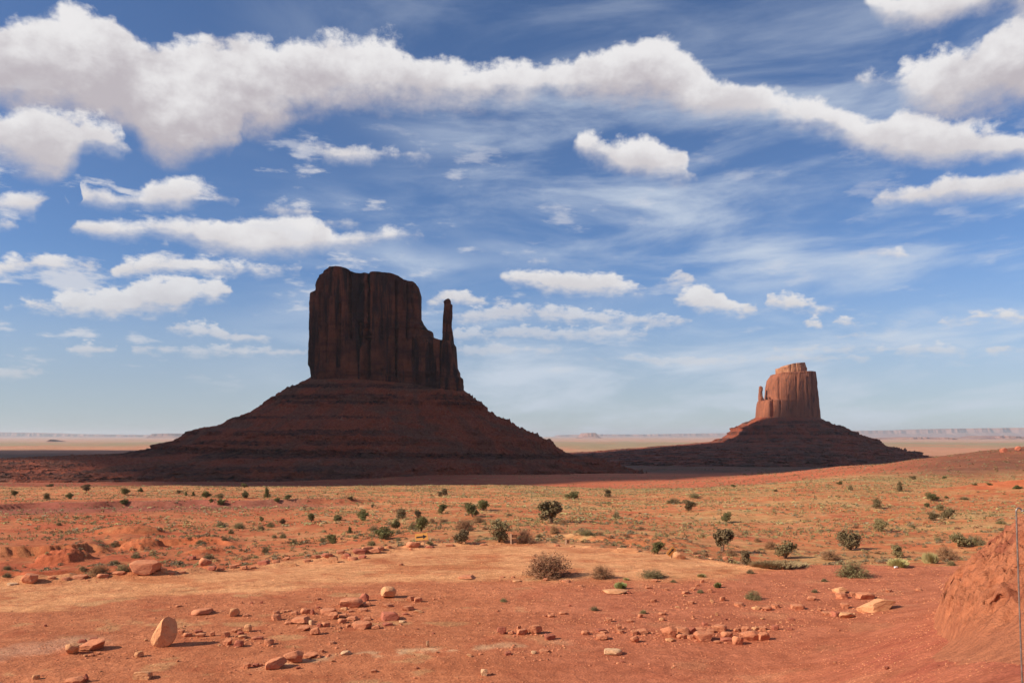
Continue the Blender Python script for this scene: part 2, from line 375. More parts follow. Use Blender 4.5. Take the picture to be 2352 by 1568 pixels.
for c in _ck:
    p = COLS[c]; q_ = [(1.5, -1.62), (3, -1.75)]
    if p[0][0] > 30: q_ += [(6, -2.9), (10, -4.5), (18, -7.4), (25, -9.3), (30, -9.9)]
    elif p[0][0] > 22: q_ += [(6, -2.8), (10, -4.2), (16, -6.2)]
    elif p[0][0] > 15: q_ += [(6, -2.6), (10, -3.8)]
    else: q_ += [(6, -2.4)]
    p = q_ + p + [(9000, -95), (70000, -95)]
    z = np.interp(_lx, [math.log(a) for a, _ in p], [h for _, h in p])
    kk = np.exp(-0.5*(np.arange(-9, 10)/3.6)**2); kk /= kk.sum()
    z = np.convolve(np.pad(z, 9, mode='edge'), kk, 'valid')
    _tab.append(z)
_tab = np.array(_tab)
_pc = np.arange(-300, 1500, 4.0)                 # columns blended smoothly in between
_T = np.array([[0.0]])
_w = np.array([np.interp(_pc, _ck, _tab[:, i]) for i in range(0, len(_lx), 1)]).T
_g = np.exp(-0.5*(np.arange(-14, 15)/6.0)**2); _g /= _g.sum()
_T = np.apply_along_axis(lambda a: np.convolve(np.pad(a, 14, mode='edge'), _g, 'valid'), 0, _w)
def polar(X, Y):
    a = np.arctan2(X, Y); r = np.hypot(X, Y); ac = np.clip(a, -0.80, 0.80)
    return 512 + F*np.tan(ac), np.maximum(r*np.cos(ac), 1.5), r
EDX = [-300, 0, 170, 340, 420, 512, 567, 625, 680, 750, 850, 940, 1100]
EDY = [50, 54, 57, 66.5, 72, 75, 74, 69, 66.5, 60, 60.5, 60, 60]
def edge_d(px): return np.interp(px, EDX, EDY)
def knoll(X, Y, px, d, w, dep, h, seed):
    cx, cy = (px-512)/F*d, d
    r = np.sqrt(((X-cx)/w)**2 + ((Y-cy)/dep)**2)
    r = r + 0.28*fbm(X/w*1.7+seed, Y/w*1.7, seed, 3)
    return h*(0.75*sst(r, 1.2, 0.1)+0.25*sst(r, 0.85, 0.7))*(0.85+0.45*fbm(X*0.8, Y*0.8, seed, 4, ridged=True))
def ground(X, Y):
    X = np.asarray(X, float); Y = np.asarray(Y, float)
    px, d, r = polar(X, Y)
    fi = np.clip((np.log(d)-_lx[0])/(_lx[1]-_lx[0]), 0, len(_lx)-1.001); ci = np.clip((px-_pc[0])/4.0, 0, len(_pc)-1.001)
    i0 = fi.astype(int); j0 = ci.astype(int); fu = fi-i0; fv = ci-j0
    z = lerp(lerp(_T[j0, i0], _T[j0, i0+1], fu), lerp(_T[j0+1, i0], _T[j0+1, i0+1], fu), fv)
    e = edge_d(px); beyond = sst(d, e, e+6); near = sst(d, 60, 25)
    z = z + (0.07*fbm(X/7, Y/5, 0, 3) + 0.028*fbm(X/0.9, Y/0.9, 2, 3))*(1-beyond)*sst(d, 8, 20)
    m = beyond*sst(d, 700, 200)
    z = z + m*sst(d, 150, 260)*0.8*fbm(X/26, Y/60, 13, 3)
    z = z + m*(0.55*fbm(X/22, Y/13, 1, 3) + 0.30*fbm(X/6, Y/5, 5, 3))
    # wind ripples and hummocks on the mid ground
    z = z + m*0.16*np.maximum(0, fbm(X/3.2, Y/2.2, 8, 2))
    z = z + sst(d, 330, 900)*(3.0*fbm(X/160, Y/120, 3, 4)) + sst(d, 300, 450)*sst(d, 2500, 700)*0.9*fbm(X/18, Y/14, 6, 4)
    # berm along the outer edge of the road
    br = np.exp(-((d-e-0.6)/1.0)**2)*sst(px, 1000, 900)
    z = z + br*(0.28 + 0.35*fbm(X/1.9, Y/1.9, 4, 3))*np.where(px < 430, 1.3, 0.6)
    # eroded red knolls left of the road
    front = (Y > 0)
    z = z + front*(0.75*knoll(X, Y, 62, 87, 3.6, 3.2, 1.7, 1) + knoll(X, Y, 141, 99, 3.0, 2.6, 1.1, 3) + knoll(X, Y, 205, 92, 2.6, 2, 0.5, 6)
       + knoll(X, Y, 128, 118, 6.5, 3.5, 1.0, 4) + 0.6*knoll(X, Y, 632, 92, 9, 7, 1.1, 5))
    ds = 93 + 5*fbm(X/7, Y/60, 12, 3)+0.02*px
    z = z + front*sst(px, 118, 88)*1.15*(sst(d, ds-0.35, ds+0.1)-sst(d, ds+1.5, ds+22))
    ds = 101 + 5*fbm(X/8, Y/60, 15, 3)
    z = z + front*sst(px, 250, 205)*sst(px, 100, 125)*0.8*(sst(d, ds-0.4, ds+0.1)-sst(d, ds+1.5, ds+18))
    # low scarp crossing the left of the plain
    ds = 178 + 10*fbm(X/25, Y/400, 2, 3) + (px-100)*0.05
    z = z + sst(px, 420, 330)*1.2*(sst(d, ds-1.2, ds+0.4)-sst(d, ds+2, ds+45))
    ds = 74 + 3*fbm(X/6, Y/100, 3, 3)
    z = z + sst(px, 260, 180)*0.5*(sst(d, ds-.5, ds+0.2)-sst(d, ds+1, ds+7))
    # smooth sand dune right
    z = z + 3.4*np.exp(-((X-134)/24)**2 - ((Y-196)/17)**2)*front
    return z

def lin(r, g, b_):     # display value -> reflectance
    f = lambda c: ((c/255+0.055)/1.055)**2.4 if c > 10 else c/255/12.92
    return np.array([f(r), f(g), f(b_)])
K = 0.86
C_SLAB = lin(198,121,82)*K; C_ROAD = lin(227,160,110)*K; C_MID = lin(197,119,76)*K; C_PALE = lin(200,148,102)*K
C_RED = lin(188,98,64)*K; C_PURP = lin(150,88,76)*K; C_DUNE = lin(208,116,74)*K; C_FAR = lin(198,138,104)*K
C_GREEN = lin(150,138,100)*K; C_DARKVEG = lin(84,64,48)*K; C_GRASS = lin(186,156,104)*K; C_HILL = lin(128,80,58)*K
def ground_colour(X, Y, Z):
    px, d, r = polar(X, Y); n3 = lambda s, o=4, z=0, sy=1: fbm(X/s, Y/(s*sy), z, o)
    c = np.broadcast_to(C_SLAB, X.shape+(3,)).copy()
    def mixin(mask, colr):
        nonlocal c
        c = c + (np.asarray(colr)-c)*np.clip(mask, 0, 1)[..., None]
    e = edge_d(px); beyond = sst(d, e, e+2.5)
    yy = HY + 10*F/np.maximum(d, 1)
    lo = np.interp(px, [0, 130, 245, 390, 520, 650, 720, 760, 1100], [612, 599, 590, 580, 579, 579, 577, 566, 500])
    lo = lo + np.interp(px, [0, 300, 480], [16, 12, 5])*n3(6, 4, 3, .6) + 4*n3(1.2, 3, 1)
    mixin(sst(yy, lo+4, lo-3)*(1-beyond), C_ROAD)
    mixin(sst(n3(6, 4, 9, 0.8), 0.02, 0.22)*(1-beyond)*sst(yy, lo+6, lo-8)*0.7, C_MID)
    mixin(sst(n3(3.2, 5, 12, 0.8), 0.16, 0.30)*(1-beyond)*sst(yy, lo-30, lo)*0.75, C_PALE*1.02)
    mixin(sst(n3(2.4, 5, 15, 1), 0.12, 0.34)*(1-beyond)*0.45*sst(yy, lo-5, lo+10), C_RED)
    for off, wdt in ((7, 1.3), (11, 1.3), (19, 1.6), (24, 1.6), (33, 1.5)):      # worn wheel tracks along the road
        mixin(sst(np.abs(yy-(lo-off)+2.2*n3(9, 2, off)), wdt, wdt*.3)*(1-beyond)*(0.16+0.22*sst(n3(2.5, 3, off), -.1, .2)), C_RED)
    # pale sandstone streak along the foreground
    st = np.abs(yy - np.interp(px, [250, 300, 420, 470, 560], [672, 662, 651, 649, 643]))
    mixin(sst(st + 3*n3(0.8, 3, 4), 4.5, 1.0)*sst(px, 235, 300)*sst(px, 590, 540)*sst(n3(1.6, 4, 5), -0.15, 0.08)*0.85, lin(222,176,134)*K)
    st = np.abs(yy - np.interp(px, [0, 40, 90], [655, 648, 640]))
    mixin(sst(st+6*n3(1, 3, 4), 9, 3)*sst(px, 130, 70)*0.5, lin(206,158,128)*K)
    # mid ground
    mixin(beyond, C_MID)
    mb = beyond
    mixin(mb*sst(n3(13, 5, 2, 1.0), 0.0, 0.3)*0.7, C_PALE)
    mixin(mb*sst(n3(9, 5, 7, 1.0), 0.05, 0.3)*0.8, C_RED)
    mixin(mb*sst(n3(2.4, 4, 21, 0.7), 0.06, 0.26)*0.55, C_GRASS)
    mixin(mb*sst(n3(28, 4, 23, 0.6), -0.05, 0.25)*sst(px, 350, 560)*0.45, lin(184,150,98)*K)
    left = sst(px, 420, 120)*mb*sst(d, 400, 120)
    mixin(left*(0.45+0.5*sst(n3(10, 4, 31, 1), -0.1, 0.25)), C_RED)
    ds = 178 + 10*fbm(X/25, Y/400, 2, 3) + (px-100)*0.05
    mixin(sst(px, 400, 260)*sst(d, ds-26, ds-4)*(1-sst(d, ds+1, ds+4))*0.75, C_PURP)
    cr = sst(d, 190, 270)*sst(d, 420, 330)                     # grassy crest
    mixin(cr*sst(n3(7, 4, 41, 0.7), -0.10, 0.25)*np.interp(px, [0, 300, 600, 700, 900, 1000], [.35, .45, .6, .95, .95, .4]), C_GRASS)
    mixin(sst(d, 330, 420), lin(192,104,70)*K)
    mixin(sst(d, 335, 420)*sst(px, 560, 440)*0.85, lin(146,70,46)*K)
    mixin(sst(d, 380, 480)*sst(d, 1300, 700)*sst(n3(30, 4, 44, 0.6), 0, 0.3)*0.5, C_MID)
    # hill right, its brown darkened to paint in a partial cloud shadow
    hill = sst(px, 840, 960)*sst(d, 290, 360)*sst(d, 900, 700)
    mixin(hill*(0.75+0.25*sst(n3(20, 5, 51), -0.2, 0.2)), C_HILL)
    # plains
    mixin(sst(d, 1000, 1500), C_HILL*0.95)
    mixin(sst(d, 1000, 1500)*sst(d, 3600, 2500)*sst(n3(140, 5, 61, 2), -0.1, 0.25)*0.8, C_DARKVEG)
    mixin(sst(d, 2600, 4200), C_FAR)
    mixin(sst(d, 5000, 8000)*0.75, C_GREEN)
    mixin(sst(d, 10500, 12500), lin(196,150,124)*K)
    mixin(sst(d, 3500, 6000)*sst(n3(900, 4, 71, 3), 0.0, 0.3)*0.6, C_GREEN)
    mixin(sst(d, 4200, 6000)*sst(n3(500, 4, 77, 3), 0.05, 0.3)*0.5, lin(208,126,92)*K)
    # bare dune
    dn = np.exp(-((X-136)/24)**2 - ((Y-196)/17)**2)
    mixin(sst(dn+0.18*n3(5, 4, 3), 0.35, 0.6), C_DUNE)
    mixin(sst(px, 420, 620)*(1-beyond)*sst(yy, lo+2, lo+9)*0.7, lin(190,110,80)*K)
    # near slope on the right: fine purple red grit
    sl_ = sst(px, 780, 900)*sst(d, 42, 30)
    mixin(sl_*(0.35+0.5*sst(n3(1.8, 4, 81, 1), -0.1, 0.3)), lin(184,98,74)*K)
    return c

ang = np.concatenate([np.linspace(-math.pi, -0.80, 60)[:-1], np.linspace(-0.80, -0.63, 40)[:-1], np.linspace(-0.63, 0.63, 900), np.linspace(0.63, 0.80, 40)[1:], np.linspace(0.80, math.pi, 60)[1:-1]])
dist = np.concatenate([np.geomspace(0.6, 22, 60)[:-1], np.geomspace(22, 110, 400)[:-1], np.geomspace(110, 420, 290)[:-1], np.geomspace(420, 5000, 200)[:-1], np.geomspace(5000, 66000, 60)])
A, D = np.meshgrid(ang, dist)
D2 = np.where(np.abs(A) < 0.85, D/np.cos(np.clip(A, -0.85, 0.85)), D/math.cos(0.85))
GX, GY = np.sin(A)*D2, np.cos(A)*D2
GZ = ground(GX, GY)
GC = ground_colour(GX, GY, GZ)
V = np.stack([GX, GY, GZ], -1).reshape(-1, 3); Cc = GC.reshape(-1, 3)
fc = grid_faces(len(dist), len(ang), True)
V = np.vstack([V, [[0, 0, -1.62]]]); Cc = np.vstack([Cc, C_SLAB])
na = len(ang); jj = np.arange(na)
cap = np.stack([np.full(na, len(V)-1), (jj+1) % na, jj], -1)
gr = mesh_np('ground', V, [fc[:, ::-1], cap[:, ::-1]], m_ground, smooth=True, col=Cc)
tag(gr, 'red desert ground with a pale dirt road and orange sandy plain', 'ground', kind='structure')

_hd = np.concatenate([np.geomspace(14, 500, 1500), np.geomspace(502, 5000, 200)])
def hit(px, py, dmax=460):
    """where the sight line through a pixel meets the land"""
    X = (px-512)/F*_hd; Zr = (HY-py)/F*_hd
    g = ground(X, _hd)
    k = np.nonzero(Zr <= g)[0]
    i = k[0] if len(k) else -1
    if i < 0 or _hd[i] > dmax:      # just above a crest: take the crest itself
        w = _hd < dmax*0.9
        i = int(np.argmax(np.where(w & (_hd > 100), (g - Zr)/_hd, -9)))
    return float(X[i]), float(_hd[i]), float(g[i])

# ------------------------------------------------------------------ buttes
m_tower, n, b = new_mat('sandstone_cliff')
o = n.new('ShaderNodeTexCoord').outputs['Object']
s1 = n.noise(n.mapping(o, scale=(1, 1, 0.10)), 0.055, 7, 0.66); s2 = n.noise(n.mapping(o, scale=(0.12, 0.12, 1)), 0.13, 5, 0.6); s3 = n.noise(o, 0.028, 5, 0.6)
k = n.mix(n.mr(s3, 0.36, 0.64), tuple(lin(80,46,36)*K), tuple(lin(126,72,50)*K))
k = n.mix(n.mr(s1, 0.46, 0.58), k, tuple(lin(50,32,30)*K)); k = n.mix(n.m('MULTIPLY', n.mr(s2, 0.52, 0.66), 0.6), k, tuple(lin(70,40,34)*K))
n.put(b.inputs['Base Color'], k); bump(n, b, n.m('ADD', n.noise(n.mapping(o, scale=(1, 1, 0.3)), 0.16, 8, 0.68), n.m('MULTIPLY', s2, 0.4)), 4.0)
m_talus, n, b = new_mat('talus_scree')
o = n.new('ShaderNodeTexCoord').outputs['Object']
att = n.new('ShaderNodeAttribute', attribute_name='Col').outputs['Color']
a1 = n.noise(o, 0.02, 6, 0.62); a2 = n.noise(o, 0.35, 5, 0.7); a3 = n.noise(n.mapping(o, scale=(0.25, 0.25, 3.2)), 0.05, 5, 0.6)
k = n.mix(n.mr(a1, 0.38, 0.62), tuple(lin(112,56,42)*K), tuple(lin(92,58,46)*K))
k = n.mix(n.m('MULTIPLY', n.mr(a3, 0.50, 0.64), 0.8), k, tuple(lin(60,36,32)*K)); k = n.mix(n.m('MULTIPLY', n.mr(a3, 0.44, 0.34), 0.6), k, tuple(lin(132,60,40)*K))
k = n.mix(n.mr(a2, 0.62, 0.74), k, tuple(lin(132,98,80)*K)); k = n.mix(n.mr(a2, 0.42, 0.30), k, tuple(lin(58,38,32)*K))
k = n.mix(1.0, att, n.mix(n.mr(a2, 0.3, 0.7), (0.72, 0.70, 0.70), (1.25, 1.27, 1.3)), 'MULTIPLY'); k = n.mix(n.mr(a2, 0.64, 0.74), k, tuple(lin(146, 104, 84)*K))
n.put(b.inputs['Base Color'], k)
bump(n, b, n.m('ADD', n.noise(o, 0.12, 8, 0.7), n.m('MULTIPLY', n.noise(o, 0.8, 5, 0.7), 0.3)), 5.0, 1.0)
m_tower2 = mat_rock('sandstone_cliff_east', lin(140,84,62)*K, lin(164,100,74)*K, lin(98,64,54)*K, 0.03, 2.5, vert=0.22, bscale=0.12)

m_cap = mat_rock('pale_caprock', lin(164,108,80)*K, lin(190,132,98)*K, lin(116,78,62)*K, 0.04, 2.0, vert=2.5, bscale=0.15)

def P(view, pts):            # photograph crop -> pixels of a 1024 wide frame
    ox, oy, s = view
    return [((ox+x*s)/4, (oy+y*s)/4) for x, y in pts]
def wpt(p, D): return ((p[0]-512)/F*D, (HY-p[1])/F*D)
def resample(curve_, ts):
    c = np.array(curve_); s = np.concatenate([[0], np.cumsum(np.hypot(*np.diff(c, axis=0).T))]); s /= s[-1]
    return np.interp(ts, s, c[:, 0]), np.interp(ts, s, c[:, 1])

def tower(name, left, right, top, D, dep, mat, parent, zb, na=620, nz=230, ex=3.4, amp=5.0, cracks=(), seed=0, ztop_extra=0.0, cscale=1.0):
    """cliff block: left/right outlines as (X, Z), top outline as (X, Z); depth half-width dep."""
    L = np.array(sorted(left, key=lambda p: p[1])); R = np.array(sorted(right, key=lambda p: p[1])); T = np.array(sorted(top))
    zr = np.linspace(0, 1, nz); th = np.linspace(0, 2*math.pi, na, endpoint=False)
    ct, st_ = np.cos(th), np.sin(th)
    sx = np.sign(ct)*np.abs(ct)**(2/ex); sy = np.sign(st_)*np.abs(st_)**(2/ex)
    zmax = T[:, 1].max()
    xl = lambda z: np.interp(z, L[:, 1], L[:, 0]); xr = lambda z: np.interp(z, R[:, 1], R[:, 0])
    # rim height from the top outline at the rim's x, found by iteration
    Z = zb + zr[:, None]*(np.full(na, zmax)-zb)[None, :]
    for _ in range(6):
        zt = Z[-1]; x = (xl(zt)+xr(zt))/2 + (xr(zt)-xl(zt))/2*sx
        zt = np.interp(x, T[:, 0], T[:, 1]) - ztop_extra*np.abs(sy)**2
        Z = zb + zr[:, None]*(0.5*Z[-1]+0.5*zt-zb)[None, :]
    cx = (xl(Z)+xr(Z))/2; hw = (xr(Z)-xl(Z))/2
    X = cx + hw*sx; dd = dep*(0.86+0.14*hw/hw.max()); Y = D + dd*sy
    # outward direction
    nxv = sx*np.ones_like(Z); nyv = sy*np.ones_like(Z); l = np.hypot(nxv, nyv); nxv /= l; nyv /= l
    fl = fbm(X/16, Y/16, Z/170+seed, 4)*1.6
    fl2 = fbm(X/5.5, Y/5.5, Z/60+seed+9, 4, ridged=True)-0.45
    blk = fbm(X/26, Y/26, Z/24+seed+5, 3)
    bed = fbm(0*Z+seed, 0*Z, Z/5.5+1.5*fbm(X/60, Y/60, 0, 2), 3)
    front = np.abs(sy)**0.6
    dsp = amp*(0.85*fl + 0.55*fl2 + 0.5*blk) + amp*0.16*bed
    low = sst(Z, zb+0.30*(zmax-zb), zb+0.10*(zmax-zb)); up = sst(Z, zb+.86*(zmax-zb), zb+.97*(zmax-zb))
    dsp = dsp + (low+up)*amp*0.45*np.sign(bed)*np.abs(bed)**0.5*0.6
    for xc, wd, de, z0, z1 in cracks:
        dsp = dsp - 1.5*de*np.exp(-((X-xc-1.5*fbm(Z/25, 0*Z+xc, 0, 2))/wd)**2)*sst(Z, z0-6, z0+4)*sst(Z, z1+6, z1-4)*(sy < 0)
    keep = np.where(np.abs(sx) > 0.97, 0.30, 1.0)
    dsp = dsp*keep
    X = X + nxv*dsp; Y = Y + nyv*dsp
    V = [np.stack([X, Y, Z], -1).reshape(-1, 3)]; Fs = [grid_faces(nz, na, True)[:, ::-1]*1]
    # cap
    nc = 26; cxm = X[-1].mean(); cym = Y[-1].mean()
    rows = []
    for i in range(1, nc+1):
        f = i/nc*0.985
        cxx = lerp(X[-1], X[-1]*0.06+cxm*0.94 if i == nc else cxm*0+ (xl(zmax*0.9)+xr(zmax*0.9))/2, f) if False else lerp(X[-1], np.clip(X[-1], cxm-hw[-1].min()*0.0-1e9, 1e9)*1.0, 0)
        yy_ = lerp(Y[-1], np.full(na, cym), f)
        xx_ = lerp(X[-1], np.interp(X[-1], [X[-1].min(), X[-1].max()], [X[-1].min()+6, X[-1].max()-6]), f)
        zz = np.interp(xx_, T[:, 0], T[:, 1]) + 0.8*fbm(xx_/7, yy_/7, seed, 3)*f - ztop_extra*(1-f)**2*np.abs(sy)**2
        zz = lerp(Z[-1], zz, min(1, f*4))
        rows.append(np.stack([xx_, yy_, zz], -1))
    V.append(np.concatenate(rows)); n0 = nz*na
    g = grid_faces(nc+1, na, True)[:, ::-1] + (nz-1)*na
    V = np.vstack(V)
    return mesh_np(name, V, [Fs[0], g], mat, parent, smooth=False)

def spire(name, left, right, D, dep, mat, parent, nz=150, na=90, amp=1.0, seed=0, y0=0):
    L = np.array(sorted(left, key=lambda p: p[1])); R = np.array(sorted(right, key=lambda p: p[1]))
    z0 = max(L[0, 1], R[0, 1]); z1 = max(L[-1, 1], R[-1, 1])
    z = np.linspace(z0, z1, nz); th = np.linspace(0, 2*math.pi, na, endpoint=False)
    xl = np.interp(z, L[:, 1], L[:, 0]); xr = np.interp(z, R[:, 1], R[:, 0])
    rnd = np.sqrt(np.clip((z1-z)/(0.03*(z1-z0)), 0.02, 1))
    cx = (xl+xr)/2; hw = (xr-xl)/2*rnd; ex = 2.8
    ct, st_ = np.cos(th), np.sin(th)
    sx = np.sign(ct)*np.abs(ct)**(2/ex); sy = np.sign(st_)*np.abs(st_)**(2/ex)
    dw = np.maximum(dep*(hw/hw.max())**0.8, hw*0.7)
    X = cx[:, None]+hw[:, None]*sx; Y = D+y0+dw[:, None]*sy; Z = np.repeat(z[:, None], na, 1)
    ds = amp*(1.1*fbm(X/6, Y/6, Z/14+seed, 4) + 0.5*fbm(0*X, 0*X+seed, Z/2.6, 3) + 0.5*fbm(X/2.5, Y/2.5, Z/12+seed, 3))
    ds = ds*np.minimum(1, hw[:, None]/3)
    X = X+sx*ds; Y = Y+sy*ds
    V = np.stack([X, Y, Z], -1).reshape(-1, 3); Fc = grid_faces(nz, na, True)[:, ::-1]
    V = np.vstack([V, [[cx[-1], D+y0, z1+0.3]]]); base = (nz-1)*na; j = np.arange(na)
    capf = np.stack([base+j, base+(j+1) % na, np.full(na, nz*na)], -1)[:, ::-1]
    return mesh_np(name, V, [Fc, capf[:, ::-1]], mat, parent, smooth=False)

def talus(name, Lp, Rp, dh, cl, D, mat, parent, nt=330, na=900, seed=0, ex=2.15, big=7.0, steps=()):
    """apron lofted through matching left / right outline points; dh = depth half-width at each,
       cl = how cliffy (fluted) each station is"""
    Lp = np.array(Lp); Rp = np.array(Rp); dh = np.array(dh, float); cl = np.array(cl, float)
    # parameter by drop
    s = np.concatenate([[0], np.cumsum(np.hypot(np.diff((Lp[:, 0]-Rp[:, 0])/2), np.diff((Lp[:, 1]+Rp[:, 1])/2)*2.2)+1e-3)]); s /= s[-1]
    tt = np.linspace(0, 1, nt)
    lx, lz, rx, rz, dd, cc = [np.interp(tt, s, a)[:, None] for a in (Lp[:, 0], Lp[:, 1], Rp[:, 0], Rp[:, 1], dh, cl)]
    th = np.concatenate([np.linspace(math.pi, 2*math.pi, int(na*0.72), endpoint=False), np.linspace(0, math.pi, na-int(na*0.72), endpoint=False)])
    ct, st_ = np.cos(th)[None, :], np.sin(th)[None, :]
    sx = np.sign(ct)*np.abs(ct)**(2/ex); sy = np.sign(st_)*np.abs(st_)**(2/ex)
    cx = (lx+rx)/2; hw = (rx-lx)/2
    X = cx+hw*sx; Y = D+dd*sy; Z = lerp(lz, rz, (sx+1)/2)
    l = np.hypot(sx, sy); ux, uy = sx/l, sy/l
    far = sst(tt, 0, 0.06)[:, None]
    wide = fbm(X/70, Y/70, seed, 4)*big*2.0
    gul = (fbm(X/24, Y/24, Z/60+seed, 4, ridged=True)-0.5)*big*0.8
    flu = (fbm(X/9, Y/9, Z/120+seed, 4, ridged=True)-0.5)*15.0 + fbm(X/30, Y/30, seed+3, 2)*14
    wob = 3.0*fbm(X/55, Y/55, seed+1, 3)
    stp = 0
    zz = Z+wob
    for z0, h, amp in steps:                   # hard beds that stand proud of the scree
        stp = stp + 1.9*amp*sst(zz, z0+h*1.2, z0+h)*sst(zz, z0-h*4, z0)*(0.12+0.88*sst(fbm(X/48, Y/48, z0*1.7, 4), -0.15, 0.12))
    r = far*((1-cc)*(wide+gul) + cc*(flu+0.5*wide)) + far*stp
    side = 1-0.55*sst(np.abs(sx), 0.93, 0.995)
    X = X+ux*r*side; Y = Y+uy*r*side
    slope_b = fbm(X/7, Y/7, Z/7+seed, 4); bl = np.maximum(0, fbm(X/4.2, Y/4.2, Z/4.2+seed, 3)-0.16)*9 + np.maximum(0, fbm(X/9, Y/9, Z/9+seed+4, 3)-0.20)*22*sst(sx, -0.5, 0.3)
    Z = Z + far*(slope_b*2.4 + bl*(1-cc))
    V = np.stack([X, Y, Z], -1).reshape(-1, 3)
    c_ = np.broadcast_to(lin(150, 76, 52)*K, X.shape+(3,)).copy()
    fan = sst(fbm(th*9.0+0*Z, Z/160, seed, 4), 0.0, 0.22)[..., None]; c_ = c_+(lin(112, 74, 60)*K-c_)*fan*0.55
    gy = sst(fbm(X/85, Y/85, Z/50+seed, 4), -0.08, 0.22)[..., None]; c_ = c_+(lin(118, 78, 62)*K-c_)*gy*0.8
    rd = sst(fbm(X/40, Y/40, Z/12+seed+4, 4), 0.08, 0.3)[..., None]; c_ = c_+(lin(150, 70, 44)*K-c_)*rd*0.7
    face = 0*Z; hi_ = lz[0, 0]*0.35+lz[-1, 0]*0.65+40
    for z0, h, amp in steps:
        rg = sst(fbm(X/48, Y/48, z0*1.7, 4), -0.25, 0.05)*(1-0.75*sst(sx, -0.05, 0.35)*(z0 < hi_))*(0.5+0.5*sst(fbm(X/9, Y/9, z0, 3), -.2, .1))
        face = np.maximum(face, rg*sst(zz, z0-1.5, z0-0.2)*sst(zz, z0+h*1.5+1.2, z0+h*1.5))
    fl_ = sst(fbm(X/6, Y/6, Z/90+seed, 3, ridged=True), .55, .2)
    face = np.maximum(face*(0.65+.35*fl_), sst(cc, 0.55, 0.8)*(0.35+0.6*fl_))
    c_ = c_+(lin(40, 24, 22)*K-c_)*(face*0.95)[..., None]  # darker cliff rock, with ledge and overhang shadow lines painted into the colour
    pb = sst(fbm(X/3.0, Y/3.0, Z/3.0+seed, 3), 0.22, 0.34)*(1-face)*sst(fbm(X/50, Y/50, 2+seed, 3), -0.1, 0.2)
    c_ = c_+(lin(150, 112, 92)*K-c_)*(pb*0.7)[..., None]
    c_ = np.vstack([c_.reshape(-1, 3), [c_[0, 0]]])
    Fc = grid_faces(nt, na, True)
    top = np.array([[cx[0, 0], D, (lz[0, 0]+rz[0, 0])/2]]); V = np.vstack([V, top]); j = np.arange(na)
    capf = np.stack([j, (j+1) % na, np.full(na, len(V)-1)], -1)
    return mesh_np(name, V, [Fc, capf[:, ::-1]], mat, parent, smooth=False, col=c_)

V1 = (600, 1000, .8503); V2 = (1150, 1050, .3507); V3 = (2800, 1400, .3827)
# west butte (the dark one), 1.3 km away
DW = 1300.0
wb = empty('butte', (-190, DW, 0)); 
tag(wb, 'large dark shadowed sandstone butte with a tall thumb spire on its right', 'butte')
def W2(pts, view=V2, D=DW): return [wpt(p, D) for p in P(view, pts)]
wl = W2([(285,1460),(285,1290),(272,1200),(275,1000),(278,850),(270,780),(275,680),(290,550),(305,420),(318,370),(345,342),(345,290),(358,240),(378,195),(385,172),(425,145)])
wr = W2([(2008,1600),(2008,1440),(2005,1330),(1972,1300),(1970,1260),(1942,1200),(1935,1100),(1925,960),(1902,930),(1890,900),(1768,892),(1750,900),(1700,870),(1662,852),(1655,790),(1600,765),(1580,778),(1556,775),(1552,700),(1540,665),(1524,660),(1522,500),(1520,370),(1500,290),(1470,255)])
wt = W2([(345,300),(378,195),(390,170),(425,145),(500,115),(535,92),(600,88),(660,97),(720,115),(762,135),(764,158),(790,155),(830,172),(890,178),(920,170),(1030,155),(1100,160),(1220,172),(1280,190),(1350,232),(1400,245),(1470,252),(1500,285),(1522,500),(1528,662),(1545,668),(1556,772),(1580,778),(1600,765),(1650,785),(1662,852),(1700,870),(1750,900),(1890,900),(1925,960),(1942,1200),(1972,1290),(2008,1440)])
def cr(x, w, de, y0, y1):
    a = W2([(x, y1)])[0]; b_ = W2([(x, y0)])[0]
    return (a[0], w, de, a[1], b_[1])
cracks = [cr(430,1.6,8,370,800), cr(505,1.4,6,740,1150), cr(640,2.6,10,520,1200), cr(770,1.6,8,180,900), cr(885,1.5,9,300,960), cr(940,1.3,7,300,930),
          cr(978,1.6,12,150,1320), cr(860,1.4,8,960,1150), cr(1285,1.6,7,260,1320), cr(1408,1.3,8,300,900), cr(1452,1.0,6,300,560), cr(1470,1.6,6,900,1200), cr(1785,1.8,8,900,1400), cr(1130,1.2,4,700,1300),
          cr(565,3,-4,450,1200), cr(925,4,-7,990,1300), cr(350,4,-4,360,1200), cr(1200,6,-5,300,1300), cr(1620,5,-5,930,1300)]
# solid under a non-monotone right edge: sort by height keeps the outline single valued
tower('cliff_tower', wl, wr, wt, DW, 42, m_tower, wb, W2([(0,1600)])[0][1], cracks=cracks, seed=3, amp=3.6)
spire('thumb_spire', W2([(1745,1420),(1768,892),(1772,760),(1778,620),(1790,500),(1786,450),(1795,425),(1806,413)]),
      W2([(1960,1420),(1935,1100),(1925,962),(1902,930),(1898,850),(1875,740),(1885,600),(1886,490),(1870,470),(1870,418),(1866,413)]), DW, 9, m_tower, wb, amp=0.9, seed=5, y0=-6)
tl = W2([(765,592),(690,640),(607,680),(602,700),(500,765),(400,805),(370,825),(275,845),(268,860),(200,895),(130,908),(118,922),(0,950),(-200,962),(-600,976),(-900,1010),(-1100,1060)], V1)
trr = W2([(1475,655),(1520,700),(1575,738),(1582,755),(1680,808),(1760,850),(1800,872),(1885,900),(1892,915),(1925,940),(1945,952),(1990,962),(2100,985),(2200,1020),(2350,1060),(2500,1105),(2700,1160)], V1)
dh = [44, 72, 105, 110, 165, 203, 216, 242, 246, 268, 278, 284, 330, 372, 425, 470, 540]
